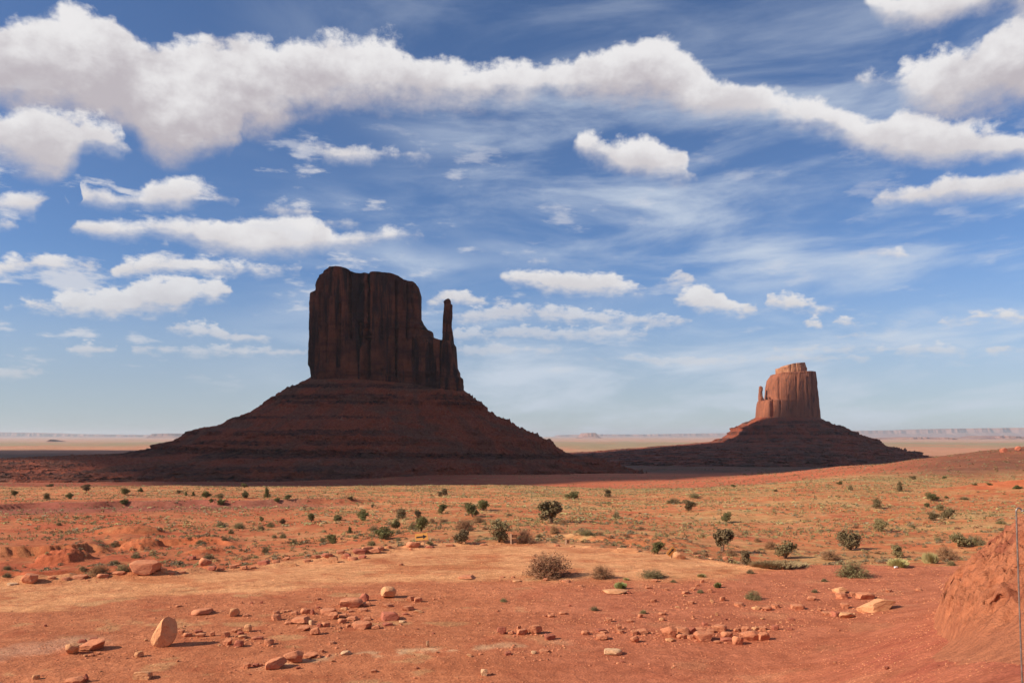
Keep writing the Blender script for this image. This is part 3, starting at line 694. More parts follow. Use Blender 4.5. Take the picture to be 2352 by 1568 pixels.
cl = [0, 0, .3, .3, 0, 0, 0, .3, .3, .2, .8, .9, .15, .1, 0, 0, 0]
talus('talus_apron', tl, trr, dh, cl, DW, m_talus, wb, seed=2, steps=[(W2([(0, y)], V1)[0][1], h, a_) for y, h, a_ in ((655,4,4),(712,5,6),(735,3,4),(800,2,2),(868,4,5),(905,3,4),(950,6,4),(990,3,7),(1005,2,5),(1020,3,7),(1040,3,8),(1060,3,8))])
for ch in wb.children: ch.matrix_parent_inverse = wb.matrix_world.inverted() if False else ch.matrix_parent_inverse; ch.location = (-wb.location.x, -wb.location.y, 0)

# east butte, 2.8 km away
DE = 2800.0
eb = empty('butte', (1010, DE, 0)); eb.name = 'butte.001'
tag(eb, 'smaller distant butte with sunlit orange tower and small spire on its left', 'butte')
def E2(pts): return [wpt(p, DE) for p in P(V3, pts)]
el_ = E2([(588,800),(592,710),(600,620),(606,560),(615,530),(655,520),(688,512),(693,450),(698,400),(705,350),(715,310),(732,285),(752,262)])
er_ = E2([(1242,800),(1240,700),(1232,600),(1220,510),(1211,430),(1203,380),(1205,340),(1198,290),(1186,240)])
et_ = E2([(590,700),(600,560),(612,530),(655,520),(688,512),(700,380),(715,310),(735,280),(752,262),(810,241),(960,236),(1105,228),(1150,230),(1186,236),(1200,300),(1240,700)])
def ce(x, w, de, y0, y1):
    a = E2([(x, y1)])[0]; b_ = E2([(x, y0)])[0]; return (a[0], w, de, a[1], b_[1])
tower('cliff_tower', el_, er_, et_, DE, 78, m_tower2, eb, E2([(0,800)])[0][1], cracks=[ce(690,4,9,500,700), ce(770,3,3,300,660), ce(855,3,3,480,650), ce(1105,4,7,235,700), ce(1050,3,2.5,300,620), ce(930,3,2,300,600), ce(1165,3,3,300,600)], seed=11, amp=2.6, ex=2.3)
spire('thumb_spire', E2([(600,660),(604,560),(605,480),(607,450),(611,400),(613,378),(620,371)]), E2([(690,660),(668,540),(655,500),(646,484),(641,440),(647,410),(646,385),(634,371)]), DE, 16, m_tower2, eb, amp=1.6, seed=8, y0=-8)
tower('summit_cap', E2([(808,262),(808,190)]), E2([(1102,262),(1100,190),(1085,160)]), E2([(808,196),(812,188),(872,184),(884,162),(930,146),(1060,132),(1070,140),(1085,162),(1098,185)]), DE, 45, m_cap, eb, E2([(0,262)])[0][1], na=300, nz=60, amp=3.5, seed=14, ex=2.6)
tl = E2([(586,700),(535,740),(530,750),(455,790),(450,800),(412,808),(410,836),(380,852),(372,882),(318,915),(235,957),(0,978),(-280,1004),(-627,1035),(-1000,1066),(-1463,1100),(-1800,1160)])
tr_ = E2([(1242,708),(1315,748),(1321,765),(1395,803),(1402,812),(1452,836),(1470,846),(1515,865),(1527,882),(1600,915),(1650,952),(1700,975),(1765,1012),(1820,1028),(1890,1056),(1980,1085),(2130,1150)])
dh = [80, 120, 124, 180, 186, 214, 222, 244, 252, 300, 345, 375, 430, 500, 580, 660, 760]
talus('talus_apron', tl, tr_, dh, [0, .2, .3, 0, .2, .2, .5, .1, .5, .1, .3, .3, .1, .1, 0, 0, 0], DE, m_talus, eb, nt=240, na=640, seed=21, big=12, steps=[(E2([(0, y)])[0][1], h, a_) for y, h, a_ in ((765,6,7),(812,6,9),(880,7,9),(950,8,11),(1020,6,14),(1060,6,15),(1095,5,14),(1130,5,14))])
for ch in eb.children: ch.location = (-eb.location.x, -eb.location.y, 0)

# ------------------------------------------------------------------ far mesas (terrain on the horizon)
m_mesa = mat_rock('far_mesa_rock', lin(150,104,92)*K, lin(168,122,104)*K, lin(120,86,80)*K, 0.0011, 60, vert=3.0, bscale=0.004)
def mesa(pts, D, thick, zb=-95, seed=0, lab=None, talf=0.5):
    """pts: (pixel x, pixel y of rim) along the front"""
    xs = np.linspace(pts[0][0], pts[-1][0], 420)
    ys = np.interp(xs, [p[0] for p in pts], [p[1] for p in pts])
    X = (xs-512)/F*D; zt = (HY-ys)/F*D
    endf = np.minimum(sst(xs, pts[0][0], pts[0][0]+6), sst(xs, pts[-1][0], pts[-1][0]-6))
    H = (zt-zb)
    rows = []
    wig = fbm(X/900, 0*X, seed, 5)*900 + (fbm(X/220, 0*X+3, seed, 4, ridged=True)-.5)*120
    nz = 14
    for i in range(nz):
        f = i/(nz-1)
        off = -(1-f)*H*2.6 if f < talf else -(1-talf)*H*2.6*(1-f)/(1-talf)*0.25
        if f < talf: off = -((talf-f)/talf*H*2.4 + (1-talf)*H*0.5)
        else: off = -((1-f)*H*0.5)
        z = zb-6 + (H+6)*f*(0.15+0.85*endf)
        rows.append(np.stack([X, D + wig*(0.45+0.55*f) + off + 25*fbm(X/120, 0*X+i*.4, seed, 3), z + 3*fbm(X/90, 0*X+i, seed, 3)*(0.2 < f)], -1))
    zt2 = rows[-1][:, 2]
    rows.append(np.stack([X, np.full_like(X, D+thick*0.5), zt2], -1)); rows.append(np.stack([X, np.full_like(X, D+thick), zt2], -1))
    rows.append(np.stack([X, np.full_like(X, D+thick+400), np.full_like(X, zb-10)], -1))
    V = np.concatenate(rows); o = mesh_np('mesa', V, grid_faces(len(rows), len(xs)), m_mesa, smooth=False)
    tag(o, lab, 'mesa', kind='structure'); return o
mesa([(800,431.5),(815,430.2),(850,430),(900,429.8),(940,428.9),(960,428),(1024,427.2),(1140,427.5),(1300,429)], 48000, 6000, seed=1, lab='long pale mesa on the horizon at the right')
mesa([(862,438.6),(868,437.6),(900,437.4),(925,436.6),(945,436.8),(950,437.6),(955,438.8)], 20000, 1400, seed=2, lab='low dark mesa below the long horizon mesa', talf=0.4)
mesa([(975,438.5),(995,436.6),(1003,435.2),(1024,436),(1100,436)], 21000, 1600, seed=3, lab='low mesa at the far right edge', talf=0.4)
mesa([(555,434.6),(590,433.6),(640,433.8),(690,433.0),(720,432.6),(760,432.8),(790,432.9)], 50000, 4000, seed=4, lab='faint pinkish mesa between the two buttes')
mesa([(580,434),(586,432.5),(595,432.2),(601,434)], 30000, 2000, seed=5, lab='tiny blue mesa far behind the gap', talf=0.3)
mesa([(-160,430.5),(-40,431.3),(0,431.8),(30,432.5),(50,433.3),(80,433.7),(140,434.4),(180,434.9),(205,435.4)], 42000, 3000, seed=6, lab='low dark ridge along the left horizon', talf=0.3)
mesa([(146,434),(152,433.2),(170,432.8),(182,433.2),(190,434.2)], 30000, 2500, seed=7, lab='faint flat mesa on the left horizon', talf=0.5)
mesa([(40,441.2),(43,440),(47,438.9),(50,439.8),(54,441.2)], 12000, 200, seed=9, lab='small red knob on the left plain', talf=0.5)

# ------------------------------------------------------------------ unseen clouds out of frame, outlined to cast the shadows on buttes and plain
m_cloud, n, b = new_mat('cloud_white'); b.inputs['Base Color'].default_value = (0.9, 0.9, 0.92, 1); b.inputs['Roughness'].default_value = 1
def cloud(poly, alt, thick, seed, lab):
    sh = Vector((SUN.x, SUN.y)) / SUN.z * (alt+60)
    p = np.array(poly, float); c0 = p.mean(0)
    s = np.concatenate([[0], np.cumsum(np.hypot(*(np.roll(p, -1, 0)-p).T))]); pp = np.vstack([p, p[:1]])
    na = 420; u = np.linspace(0, s[-1], na, endpoint=False)
    bx = np.interp(u, s, pp[:, 0]); by = np.interp(u, s, pp[:, 1])
    k = np.exp(-0.5*(np.arange(-12, 13)/5)**2); k /= k.sum()
    bx = np.convolve(np.concatenate([bx[-12:], bx, bx[:12]]), k, 'valid'); by = np.convolve(np.concatenate([by[-12:], by, by[:12]]), k, 'valid')
    prof = [(0, 0), (.5, -.02), (.85, -.03), (.97, .0), (1.0, .08), (.985, .2), (.93, .4), (.82, .6), (.62, .8), (.35, .93), (.1, 1.0), (0, 1.0)]
    rows = []
    for f, h in prof:
        X = c0[0]+(bx-c0[0])*f; Y = c0[1]+(by-c0[1])*f
        w = 0.5*fbm(X/260, Y/260, seed+h, 5)
        X = X+(bx-c0[0])/np.hypot(bx-c0[0], by-c0[1])*w*90*(f > 0); Y = Y+(by-c0[1])/np.hypot(bx-c0[0], by-c0[1])*w*90*(f > 0)
        rows.append(np.stack([X+sh.x, Y+sh.y, alt+h*thick*(1+0.7*fbm(X/300, Y/300, seed, 4))+0*X], -1))
    o = mesh_np('cloud', np.concatenate(rows), grid_faces(len(rows), na, True), m_cloud, smooth=True)
    tag(o, lab, 'cloud', kind='structure')
cloud([(-1050,1330),(-820,1230),(-560,1040),(-330,700),(-180,540),(-110,600),(-95,760),(-60,880),(60,905),(180,905),(300,900),(420,1000),(620,1350),(850,1700),(1180,2200),(1420,2560),(1440,2810),(1080,2775),(600,2775),(0,2850),(-600,2900),(-1100,1700)], 2600, 500, 1, 'unseen white cloud high to the left, shaped to shade the big butte')
cloud([(-4600,1700),(-2600,1650),(-1250,1500),(-900,1650),(-700,2900),(-1300,4200),(-2300,4300),(-4700,3900)], 2600, 500, 2, 'unseen white cloud far to the left, shaped to shade the plain')

# ------------------------------------------------------------------ haze
hz = bpy.data.meshes.new('haze'); bm = bmesh.new(); bmesh.ops.create_cube(bm, size=1.0)
for v in bm.verts: v.co = Vector((v.co.x*136000, v.co.y*136000, -110 + (v.co.z+0.5)*420))
bm.to_mesh(hz); bm.free()
hm = bpy.data.materials.new('haze'); hm.use_nodes = True; n = NT(hm.node_tree); n.n.clear()
out = n.new('ShaderNodeOutputMaterial'); pv = n.new('ShaderNodeVolumePrincipled'); n.l.new(pv.outputs[0], out.inputs['Volume'])
pv.inputs['Color'].default_value = (0.86, 0.90, 0.98, 1); pv.inputs['Density'].default_value = 2.1e-5; pv.inputs['Anisotropy'].default_value = 0.2
hz.materials.append(hm); ho = obj('haze', hz); tag(ho, 'thin desert haze over the valley', 'haze', kind='stuff')

# ------------------------------------------------------------------ rocky earth bank close on the right
m_bank, n, b = new_mat('crumbly_earth')
o = n.new('ShaderNodeTexCoord').outputs['Object']
att = n.new('ShaderNodeAttribute', attribute_name='Col')
k = n.mix(1.0, att.outputs['Color'], n.mix(n.mr(n.noise(o, 2.2, 6, 0.65), 0.3, 0.7), (0.82, 0.78, 0.78), (1.18, 1.2, 1.2)), 'MULTIPLY')
k = n.mix(n.mr(n.noise(o, 9.0, 5, 0.7), 0.60, 0.75), k, tuple(lin(202,140,112)*K))
n.put(b.inputs['Base Color'], k)
bump(n, b, n.m('ADD', n.m('MULTIPLY', n.noise(o, 2.6, 8, 0.68), 0.28), n.m('MULTIPLY', n.noise(n.mapping(o, scale=(1, 1, 2.2)), 8, 6, 0.7), 0.15)), 1.0, 1.0)
bu = np.linspace(0, 1, 430); bv = np.linspace(0, 1, 430)
BX, BY = np.meshgrid(7.5+26*bu, 9.5+36*bv**1.15)
gz = ground(BX, BY)
xb = np.interp(BY, [13, 18, 22, 26, 30, 36, 45], [9.0, 11.2, 12.8, 14.4, 15.7, 18.4, 23.5])
xb = xb + 0.5*fbm(BY/2.2, 0*BY, 4, 3) 
wd = np.interp(BY, [14, 20, 26, 29, 45], [6.5, 6.0, 3.6, 1.1, 1.2])
xb = np.interp(BY, [9, 14, 18, 22, 26, 30, 36, 45], [8.5, 10.2, 11.6, 13.0, 14.4, 16.0, 19.0, 24])+0.35*fbm(BY/1.6, 0*BY, 4, 3)
tb = BX-xb; stp_ = np.interp(tb, [0, .7, 1.8, 3.3, 6, 10, 16], [0, 1.6, 2.3, 3.2, 4.3, 5.2, 6]); gen_ = np.interp(tb, [-2.2, -.5, 2, 5, 9, 16], [0, .25, 1.7, 3.3, 4.6, 6])
hgt = lerp(gen_, stp_, sst(BY, 22, 28.5))*sst(BY, 10.0, 29)*sst(BY, 46, 34)
rough = sst(hgt, 0.15, 1.1)*sst(BY, 15, 25)
cr_ = fbm(BX/1.5, BY/1.1, gz*0+hgt*0.9, 5, ridged=True)
fine = fbm(BX/0.45, BY/0.35, hgt*2.5, 4, ridged=True)
fine = fine*0.7; lay = fbm(0*BX+fbm(BX/3, BY/3, 1, 3)*1.4, 0*BX, (hgt)*3.2, 3)
bz = gz - 0.12 + hgt + rough*(0.80*(cr_-0.5) + 0.46*(fine-0.3) + 0.07*lay*sst(fbm(BX/3, BY/3, 6, 3), -.1, .2)) + 0.02*fine
dxs = rough*(0.5*fbm(BX/0.9, BY/0.9, hgt*1.6+7, 4)+0.0*lay)
V = np.stack([BX-dxs, BY-0.8*dxs, bz], -1).reshape(-1, 3)
cb = np.broadcast_to(lin(206,128,92)*K, BX.shape+(3,)).copy()
mk = sst(fbm(BX/2.2, BY/2.2, hgt, 4), -0.05, 0.25)[..., None]*rough[..., None]
cb = cb + (lin(176,100,76)*K-cb)*mk*0.8
mk = (sst(hgt, 2.6, 3.6)*sst(fbm(BX/1.8, BY/1.8, 3, 4), -0.1, 0.2))[..., None]; cb = cb + (lin(206,138,112)*K-cb)*mk*0.6
bk = mesh_np('bank', V, grid_faces(430, 430), m_bank, smooth=True, col=cb.reshape(-1, 3))
tag(bk, 'crumbly red earth bank rising at the right edge', 'bank', kind='structure')

# ------------------------------------------------------------------ rocks
rc = [((200,124,90), (216,144,106), (170,102,78)), ((214,150,108), (226,166,120), (184,122,88)), ((176,100,80), (192,116,90), (140,84,70)), ((220,172,132), (230,186,146), (192,140,104))]
m_rocks = [mat_rock('stone_%s' % nm, lin(*a)*K, lin(*b_)*K, lin(*c)*K, 2.2, 0.12, bscale=3.0) for nm, (a, b_, c) in zip(('red', 'tan', 'purple', 'pale'), rc)]
def rock_mesh(seed, mat, planes=11, sub=3, rnd=0.0, outline=None):
    rs = np.random.RandomState(seed)
    bm = bmesh.new()
    if outline is None:
        bmesh.ops.create_icosphere(bm, subdivisions=sub, radius=0.5)
        V = np.array([v.co[:] for v in bm.verts])
        for i in range(planes):
            d = rs.normal(size=3); d /= np.linalg.norm(d)
            if i < 6:                    # slabby blocks: mostly squared off
                d = np.eye(3)[i % 3]*(1 if i < 3 else -1) + rs.normal(size=3)*0.22; d /= np.linalg.norm(d)
            off = rs.uniform(0.27, 0.38) + rnd
            k = V @ d; V = V - np.outer(np.maximum(k-off, 0), d)
        for ax in range(3):
            V[:, ax] = (V[:, ax]-V[:, ax].min())/(V[:, ax].max()-V[:, ax].min()) - (0 if ax == 2 else .5)
    else:
        for px_, pz_ in outline:
            for yy_, sc_ in ((-.42, .62), (-.15, 1.0), (.2, .97), (.45, .6)):
                cx_, cz_ = 0.0, 0.45
                bm.verts.new(((px_-cx_)*sc_+cx_+rs.uniform(-.02, .02), yy_+rs.uniform(-.05, .05), max(0, (pz_-cz_)*sc_+cz_)))
        bmesh.ops.convex_hull(bm, input=bm.verts)
        bmesh.ops.delete(bm, geom=[v for v in bm.verts if not v.link_faces], context='VERTS')
        bmesh.ops.bevel(bm, geom=bm.edges[:], offset=0.025, segments=1, affect='EDGES')
        bmesh.ops.triangulate(bm, faces=bm.faces[:]); bmesh.ops.subdivide_edges(bm, edges=bm.edges[:], cuts=2, use_grid_fill=True)
        V = np.array([v.co[:] for v in bm.verts])
        for d, off in (((.66, -.72, .18), .27), ((-.50, -.82, .25), .31), ((.2, -.9, -.35), .34), ((-.75, -.45, .5), .30), ((.8, -.3, .5), .31)):
            d = np.array(d)/np.linalg.norm(d); k = (V-np.array([0, 0, .47])) @ d; V = V-np.outer(np.maximum(k-off, 0), d)
    V = V + 0.035*np.stack([fbm(V[:, 0]*3+seed+j*7, V[:, 1]*3, V[:, 2]*3, 3) for j in range(3)], -1)
    for v, c in zip(bm.verts, V): v.co = c
    me = bpy.data.meshes.new('rock'); bm.to_mesh(me); bm.free(); me.materials.append(mat)
    return me
rock_lib = {m: [rock_mesh(100*m+i, m_rocks[m], planes=9+i % 5, rnd=(0, 0, .03, .02, .06, 0)[i % 6]) for i in range(8)] for m in range(4)}
round_lib = rock_mesh(900, m_rocks[1], planes=7, rnd=0.09)
tiny_lib = [rock_mesh(700+i, m_rocks[(0, 0, 2, 1)[i % 4]], planes=8, sub=1) for i in range(8)]
VW = {'A': (0,2250,.5952), 'B': (1000,2250,.5102), 'C': (2000,2200,.5952), 'D': (3300,1900,.53), 'E': (0,1850,.5952), 'F': (1300,1850,.5952), 'G': (2600,1850,.6361), 'H': (3000,1650,.466)}
rr = random.Random(5)
ORD = 'first second third fourth fifth sixth seventh eighth ninth tenth eleventh twelfth thirteenth fourteenth fifteenth sixteenth seventeenth eighteenth nineteenth twentieth'.split()
def ordinal(i):
    if i < 20: return ORD[i]
    t_ = ['twenty', 'thirty', 'forty', 'fifty', 'sixty'][(i+1)//10-2]; u = (i+1) % 10
    return (t_[:-1]+'ieth') if u == 0 else t_+'-'+ORD[u-1]
auto = {}
def put_rock(v, x, y, w, h, m=0, label=None, zone=None, me=None, dep=0.8, rot=None, sink=0.22, dmax=460, name='rock', cat='rock', yaw=None):
    ox, oy, s = VW[v]; px, py = (ox+x*s)/4, (oy+y*s)/4
    X, Y, Z = hit(px, py, dmax); k = Y/F*s/4
    W_, H_ = w*k, h*k*(0.85 if zone else 1)
    o = obj(name, me or rr.choice(rock_lib[m]))
    o.location = (X, Y+W_*dep*0.35, Z-H_*sink); o.scale = (W_, W_*dep, H_*(1+sink)); o.rotation_euler = rot or (0, 0, yaw if yaw is not None else rr.uniform(-.3, .3))
    o['category'] = cat
    if label: o['label'] = label
    else: auto.setdefault(zone, []).append((px, o, m, W_, H_))
    return o
# --- the boulders one can name
stand = [(.5*(x-1080)/90.0*1.0, (572-y)/205.0) for x, y in ((1010,562),(1050,572),(1120,560),(1160,515),(1172,420),(1157,370),(1100,370),(1058,398),(1020,458),(990,520))]
put_rock('A', 1082, 572, 180, 205, 1, 'tall upright tan boulder casting a long shadow on the bare dirt', me=rock_mesh(11, m_rocks[1], outline=stand), dep=.75, rot=(0, 0, 0), sink=0.02, name='boulder', cat='boulder')
put_rock('A', 470, 614, 86, 68, 1, 'blocky tan stone leaning against the flat slab, lower left foreground', dep=.9, sink=.05)
put_rock('A', 605, 592, 175, 62, 0, 'flat tilted slab beside the blocky stone, lower left foreground', rot=(0, -.12, .1), sink=.05)
put_rock('A', 548, 535, 62, 22, 2, 'thin left flake lying on the flat slab at lower left')
put_rock('A', 625, 520, 50, 16, 2, 'thin right flake lying on the flat slab at lower left')
put_rock('A', 935, 634, 62, 40, 1, 'small tan stone in front of the tall upright boulder', rot=(0, -.3, .2))
put_rock('A', 950, 780, 112, 50, 1, 'flat pale rock slab half buried near the bottom edge, left', rot=(0, 0, 0), sink=.3)
put_rock('A', 232, 785, 46, 30, 1, 'small tan stone in the lower left corner')
put_rock('A', 490, 812, 130, 40, 0, 'flat slab cut by the bottom edge of the photo', sink=.3)
put_rock('A', 548, 800, 40, 55, 2, 'narrow tilted stone against the slab at the bottom edge', rot=(0, .5, 0))
put_rock('A', 1572, 360, 64, 56, 1, 'square tan block standing alone behind the small left stones', yaw=.2)
put_rock('A', 1660, 462, 58, 48, 1, 'small rounded tan stone among the left cluster of stones', me=round_lib)
put_rock('A', 1962, 672, 134, 76, 0, 'large angular rock with dark right face, lower centre left', rot=(0, 0, .35), sink=.08)
put_rock('A', 1850, 712, 150, 60, 0, 'low sloping slab joined to the large angular rock', rot=(0, -.25, .3), sink=.2)
put_rock('A', 1345, 350, 140, 34, 0, 'long low slab sunk in dirt behind the tall boulder', rot=(0, -.12, .25), sink=.3)
put_rock('B', 1075, 275, 122, 86, 1, 'round pale boulder sitting alone at the top of the stone heap', me=round_lib, dep=.85, sink=.06, rot=(0, .1, .2), name='boulder', cat='boulder')
put_rock('B', 1397, 662, 24, 52, 3, 'small pale upright chip of stone standing like a plank', dep=.8, rot=(0, -.12, .5), sink=.05)
put_rock('B', 2240, 556, 106, 64, 0, 'rounded brown stone at the right end of the short row', sink=.05)
put_rock('B', 785, 348, 185, 62, 0, 'broad flat slab at the back of the stone heap', yaw=.1)
put_rock('B', 880, 300, 76, 62, 2, 'dark pointed rock behind the broad slab of the heap', rot=(0, .3, .1))
put_rock('B', 1092, 448, 155, 62, 2, 'long brown rock at the right side of the stone heap', rot=(0, -.1, .1))
put_rock('B', 870, 517, 150, 50, 0, 'wide low block at the front of the stone heap')
put_rock('B', 1835, 885, 55, 52, 3, 'pale triangular stone near the bottom edge, centre')
put_rock('B', 745, 722, 92, 22, 3, 'thin pale flake on the sandstone streak in front')
put_rock('C', 765, 702, 124, 34, 3, 'pale half buried sandstone hump, bottom centre right', sink=.35, yaw=0)
put_rock('C', 1378, 608, 134, 58, 0, 'largest low block at the front of the right rock row', yaw=.1)
put_rock('C', 1605, 632, 78, 54, 0, 'rounded red stone at the front of the right rock row', me=rock_lib[0][4])
put_rock('C', 1690, 605, 130, 62, 0, 'wide embedded slab at the right end of the rock row', sink=.2)
put_rock('C', 1140, 582, 110, 74, 0, 'big embedded block at the left end of the rock row', sink=.2)
put_rock('C', 905, 620, 62, 42, 0, 'tilted block with a dark side, left of the rock row', rot=(0, .1, .6))
put_rock('D', 430, 1016, 320, 80, 1, 'large flat pale slab lying on the slope at right', rot=(0, -.16, .25), sink=.35, dep=.5)
put_rock('E', 185, 812, 115, 66, 0, 'blocky reddish boulder at the left end of the road edge', name='boulder', cat='boulder', sink=.04)
put_rock('E', 65, 824, 72, 14, 3, 'thin pale slab beside the blocky boulder, far left')
put_rock('E', 955, 757, 195, 92, 0, 'large flat topped boulder on the road edge at left', dep=.7, name='boulder', cat='boulder', sink=.05, yaw=.05)
put_rock('E', 1365, 692, 84, 50, 0, 'pointed rock right of the large flat topped boulder', rot=(0, .2, 0))
put_rock('F', 2035, 601, 145, 32, 1, 'flat cracked tan slab on the far road edge, right', dep=.5)
put_rock('F', 2052, 572, 22, 20, 0, 'little stone perched behind the flat cracked slab')
put_rock('G', 178, 604, 84, 38, 1, 'sloping tan slab under the tilted arrow sign', rot=(0, .42, 0), sink=.1, dep=.5)
put_rock('G', 478, 622, 35, 34, 0, 'upright red stone on the right end of the road edge')
put_rock('F', 590, 572, 95, 38, 0, 'boulder on the road edge left of the yellow arrow sign', name='boulder', cat='boulder')
put_rock('F', 955, 779, 112, 20, 0, 'thin red ledge where road meets the dirt, centre')
put_rock('H', 2192, 335, 52, 38, 2, 'left boulder perched on the hill crest at far right', dmax=900, rot=(0, -.5, 0), sink=.05, name='boulder', cat='boulder')
put_rock('H', 2310, 322, 50, 38, 2, 'right rounded boulder perched on the hill crest at far right', dmax=900, sink=.05, name='boulder', cat='boulder')
# --- clusters
Z1 = [('A',1570,470,45,30,0),('A',1608,458,32,24,0),('A',1612,480,45,22,2),('A',1512,500,60,40,0),('A',1526,552,64,52,0),('A',1596,565,68,52,2),('A',1628,510,60,24,1),('A',1714,516,60,26,0),('A',1800,552,62,44,0),('A',1425,490,36,38,0),('A',1255,495,62,30,0),('A',1345,497,66,26,0),('A',1330,470,52,24,2),('A',1215,442,26,18,1),('A',1215,470,50,24,0),('A',1650,360,44,20,0),('A',1690,272,22,14,2),('A',1620,272,24,14,0),('A',1757,272,20,22,2),('A',1395,330,60,24,2),('A',1195,295,40,14,0),('A',1080,385,26,10,2)]
for r in Z1: put_rock(*r, zone='the cluster right of the upright boulder')
Z2 = [('B',1318,308,66,42,0),('B',1262,298,60,42,0),('B',915,337,74,36,0),('B',735,372,62,24,1),('B',605,402,125,46,0),('B',645,442,86,62,0),('B',730,427,72,30,0),('B',782,386,52,20,0),('B',885,382,74,26,0),('B',1080,347,84,26,0),('B',1237,374,92,38,0),('B',1320,390,62,22,1),('B',1190,467,56,16,3),('B',1215,406,52,16,2),('B',200,452,78,50,0),('B',345,405,62,28,0),('B',430,397,78,46,0),('B',485,402,34,50,2),('B',530,357,38,20,2),('B',200,402,56,28,0),('B',258,386,42,16,0),('B',305,382,38,14,0),('B',395,477,142,56,0),('B',480,487,50,46,3),('B',412,532,112,40,0),('B',508,562,78,62,0),('B',590,502,72,40,0),('B',720,472,74,40,0),('B',770,502,42,26,0),('B',985,517,76,32,0),('B',1075,495,82,26,2),('B',540,502,40,34,2),('B',300,478,72,20,0),('B',800,450,90,30,0),('B',920,450,70,22,0),('B',530,290,50,18,0)]
for r in Z2: put_rock(*r, zone='the heap below the round boulder')
Z3 = [('B',145,640,72,48,0),('B',640,634,56,20,0),('B',60,602,82,28,2),('B',555,702,42,30,0),('B',375,832,38,22,2),('B',75,810,40,22,0),('B',970,858,50,22,0),('B',1305,832,34,18,0),('B',2025,722,52,28,2),('B',2225,710,42,26,3),('B',1718,736,42,22,1),('B',700,520,40,20,0),('A',978,527,26,18,1),('A',572,632,30,20,1),('A',655,614,34,20,0),('A',612,627,36,20,0),('A',1655,707,48,44,0),('A',1712,697,52,26,2),('A',2080,640,110,38,0),('A',2135,640,50,20,0),('A',2230,542,50,14,0)]
for r in Z3: put_rock(*r, zone='the bare dirt of the lower left')
Z4 = [('B',1975,557,72,62,2),('B',2047,557,52,30,0),('B',2110,517,36,30,0),('B',2137,562,92,46,0),('C',335,600,78,44,2),('C',575,567,58,28,0),('C',680,547,62,22,2),('C',700,556,54,14,0),('C',735,480,46,34,0),('C',690,602,84,42,0),('C',800,532,42,36,0),('C',815,557,52,26,0),('C',905,567,52,36,0),('C',958,562,94,32,0),('C',230,690,32,18,3),('C',55,704,46,28,2),('C',298,687,72,20,0),('C',1035,347,42,22,0),('C',875,482,52,20,0),('C',1195,387,32,12,1),('C',780,288,176,24,1),('C',865,290,36,16,2),('C',945,450,36,28,0),('C',1095,432,56,18,0),('C',1090,472,42,26,1),('C',345,448,50,18,0),('C',425,430,60,18,0),('C',820,752,34,14,2)]
for r in Z4: put_rock(*r, zone='the scatter beside the short row')
Z5 = [('C',1232,562,115,46,0),('C',1287,557,62,44,2),('C',1145,610,68,24,1),('C',1225,592,74,32,0),('C',1290,597,62,26,0),('C',1465,622,56,20,0),('C',1530,612,94,26,2),('C',1532,587,84,42,0),('C',1380,502,42,24,2),('C',1487,542,88,46,0),('C',1422,552,62,22,0),('C',1347,547,84,30,0),('C',1650,542,62,36,0),('C',1720,537,56,26,1),('C',1770,537,62,26,0),('C',1852,532,50,34,2),('C',1778,602,82,56,0),('C',1950,534,42,16,2),('C',1600,545,50,24,0)]
for r in Z5: put_rock(*r, zone='the long rock row at lower right')
Z6 = [('C',1615,377,76,26,0),('C',1730,397,68,26,1),('C',1800,402,64,30,0),('C',1860,387,62,28,0),('C',2010,397,92,36,0),('C',2100,334,66,30,0),('C',2300,287,102,46,1),('C',2310,324,92,42,0),('C',2325,390,62,42,0),('C',2267,440,72,36,2),('C',2205,434,72,26,0),('C',2150,407,32,22,0),('C',1960,467,42,16,2),('C',1362,217,26,26,0),('C',1300,267,42,22,0),('C',1255,292,58,20,0),('C',1500,337,42,32,0),('C',1425,347,24,22,1),('C',1415,280,30,26,0),('D',320,932,134,52,0),('D',490,880,52,24,0),('D',715,870,48,20,0),('D',215,907,48,32,0),('D',70,1060,60,30,0),('D',180,1075,120,40,1),('C',1330,240,26,18,0),('C',1120,268,26,18,0),('C',1000,256,40,14,0),('C',1285,358,44,22,0),('C',1455,438,18,22,1),('C',1300,455,20,24,0),('C',1520,466,22,14,2),('C',1765,462,30,12,1)]
for r in Z6: put_rock(*r, zone='the scatter above the long rock row')
Z7 = [('E',525,780,98,26,0),('E',680,772,78,30,0),('E',790,752,92,30,0),('E',1280,652,62,32,2),('E',1420,722,62,32,2),('E',1560,707,52,26,0),('E',1640,717,42,30,0),('E',1770,682,78,32,2),('E',1920,652,52,22,0),('E',1970,692,42,22,1),('E',2195,632,74,28,2),('E',2240,672,62,48,1),('E',2330,642,62,42,2),('E',430,790,60,24,0),('E',1095,738,40,30,1),('E',1050,720,60,34,0),('E',1150,748,40,18,0),('E',1215,745,50,20,0),('E',1480,725,50,22,0),('E',1600,690,50,20,0),('E',1700,712,40,16,0),('E',1850,672,56,18,0),('E',2060,668,50,22,0),('E',2120,640,60,24,0),('E',340,782,50,22,0)]
for r in Z7: put_rock(*r, zone='the left edge of the road')
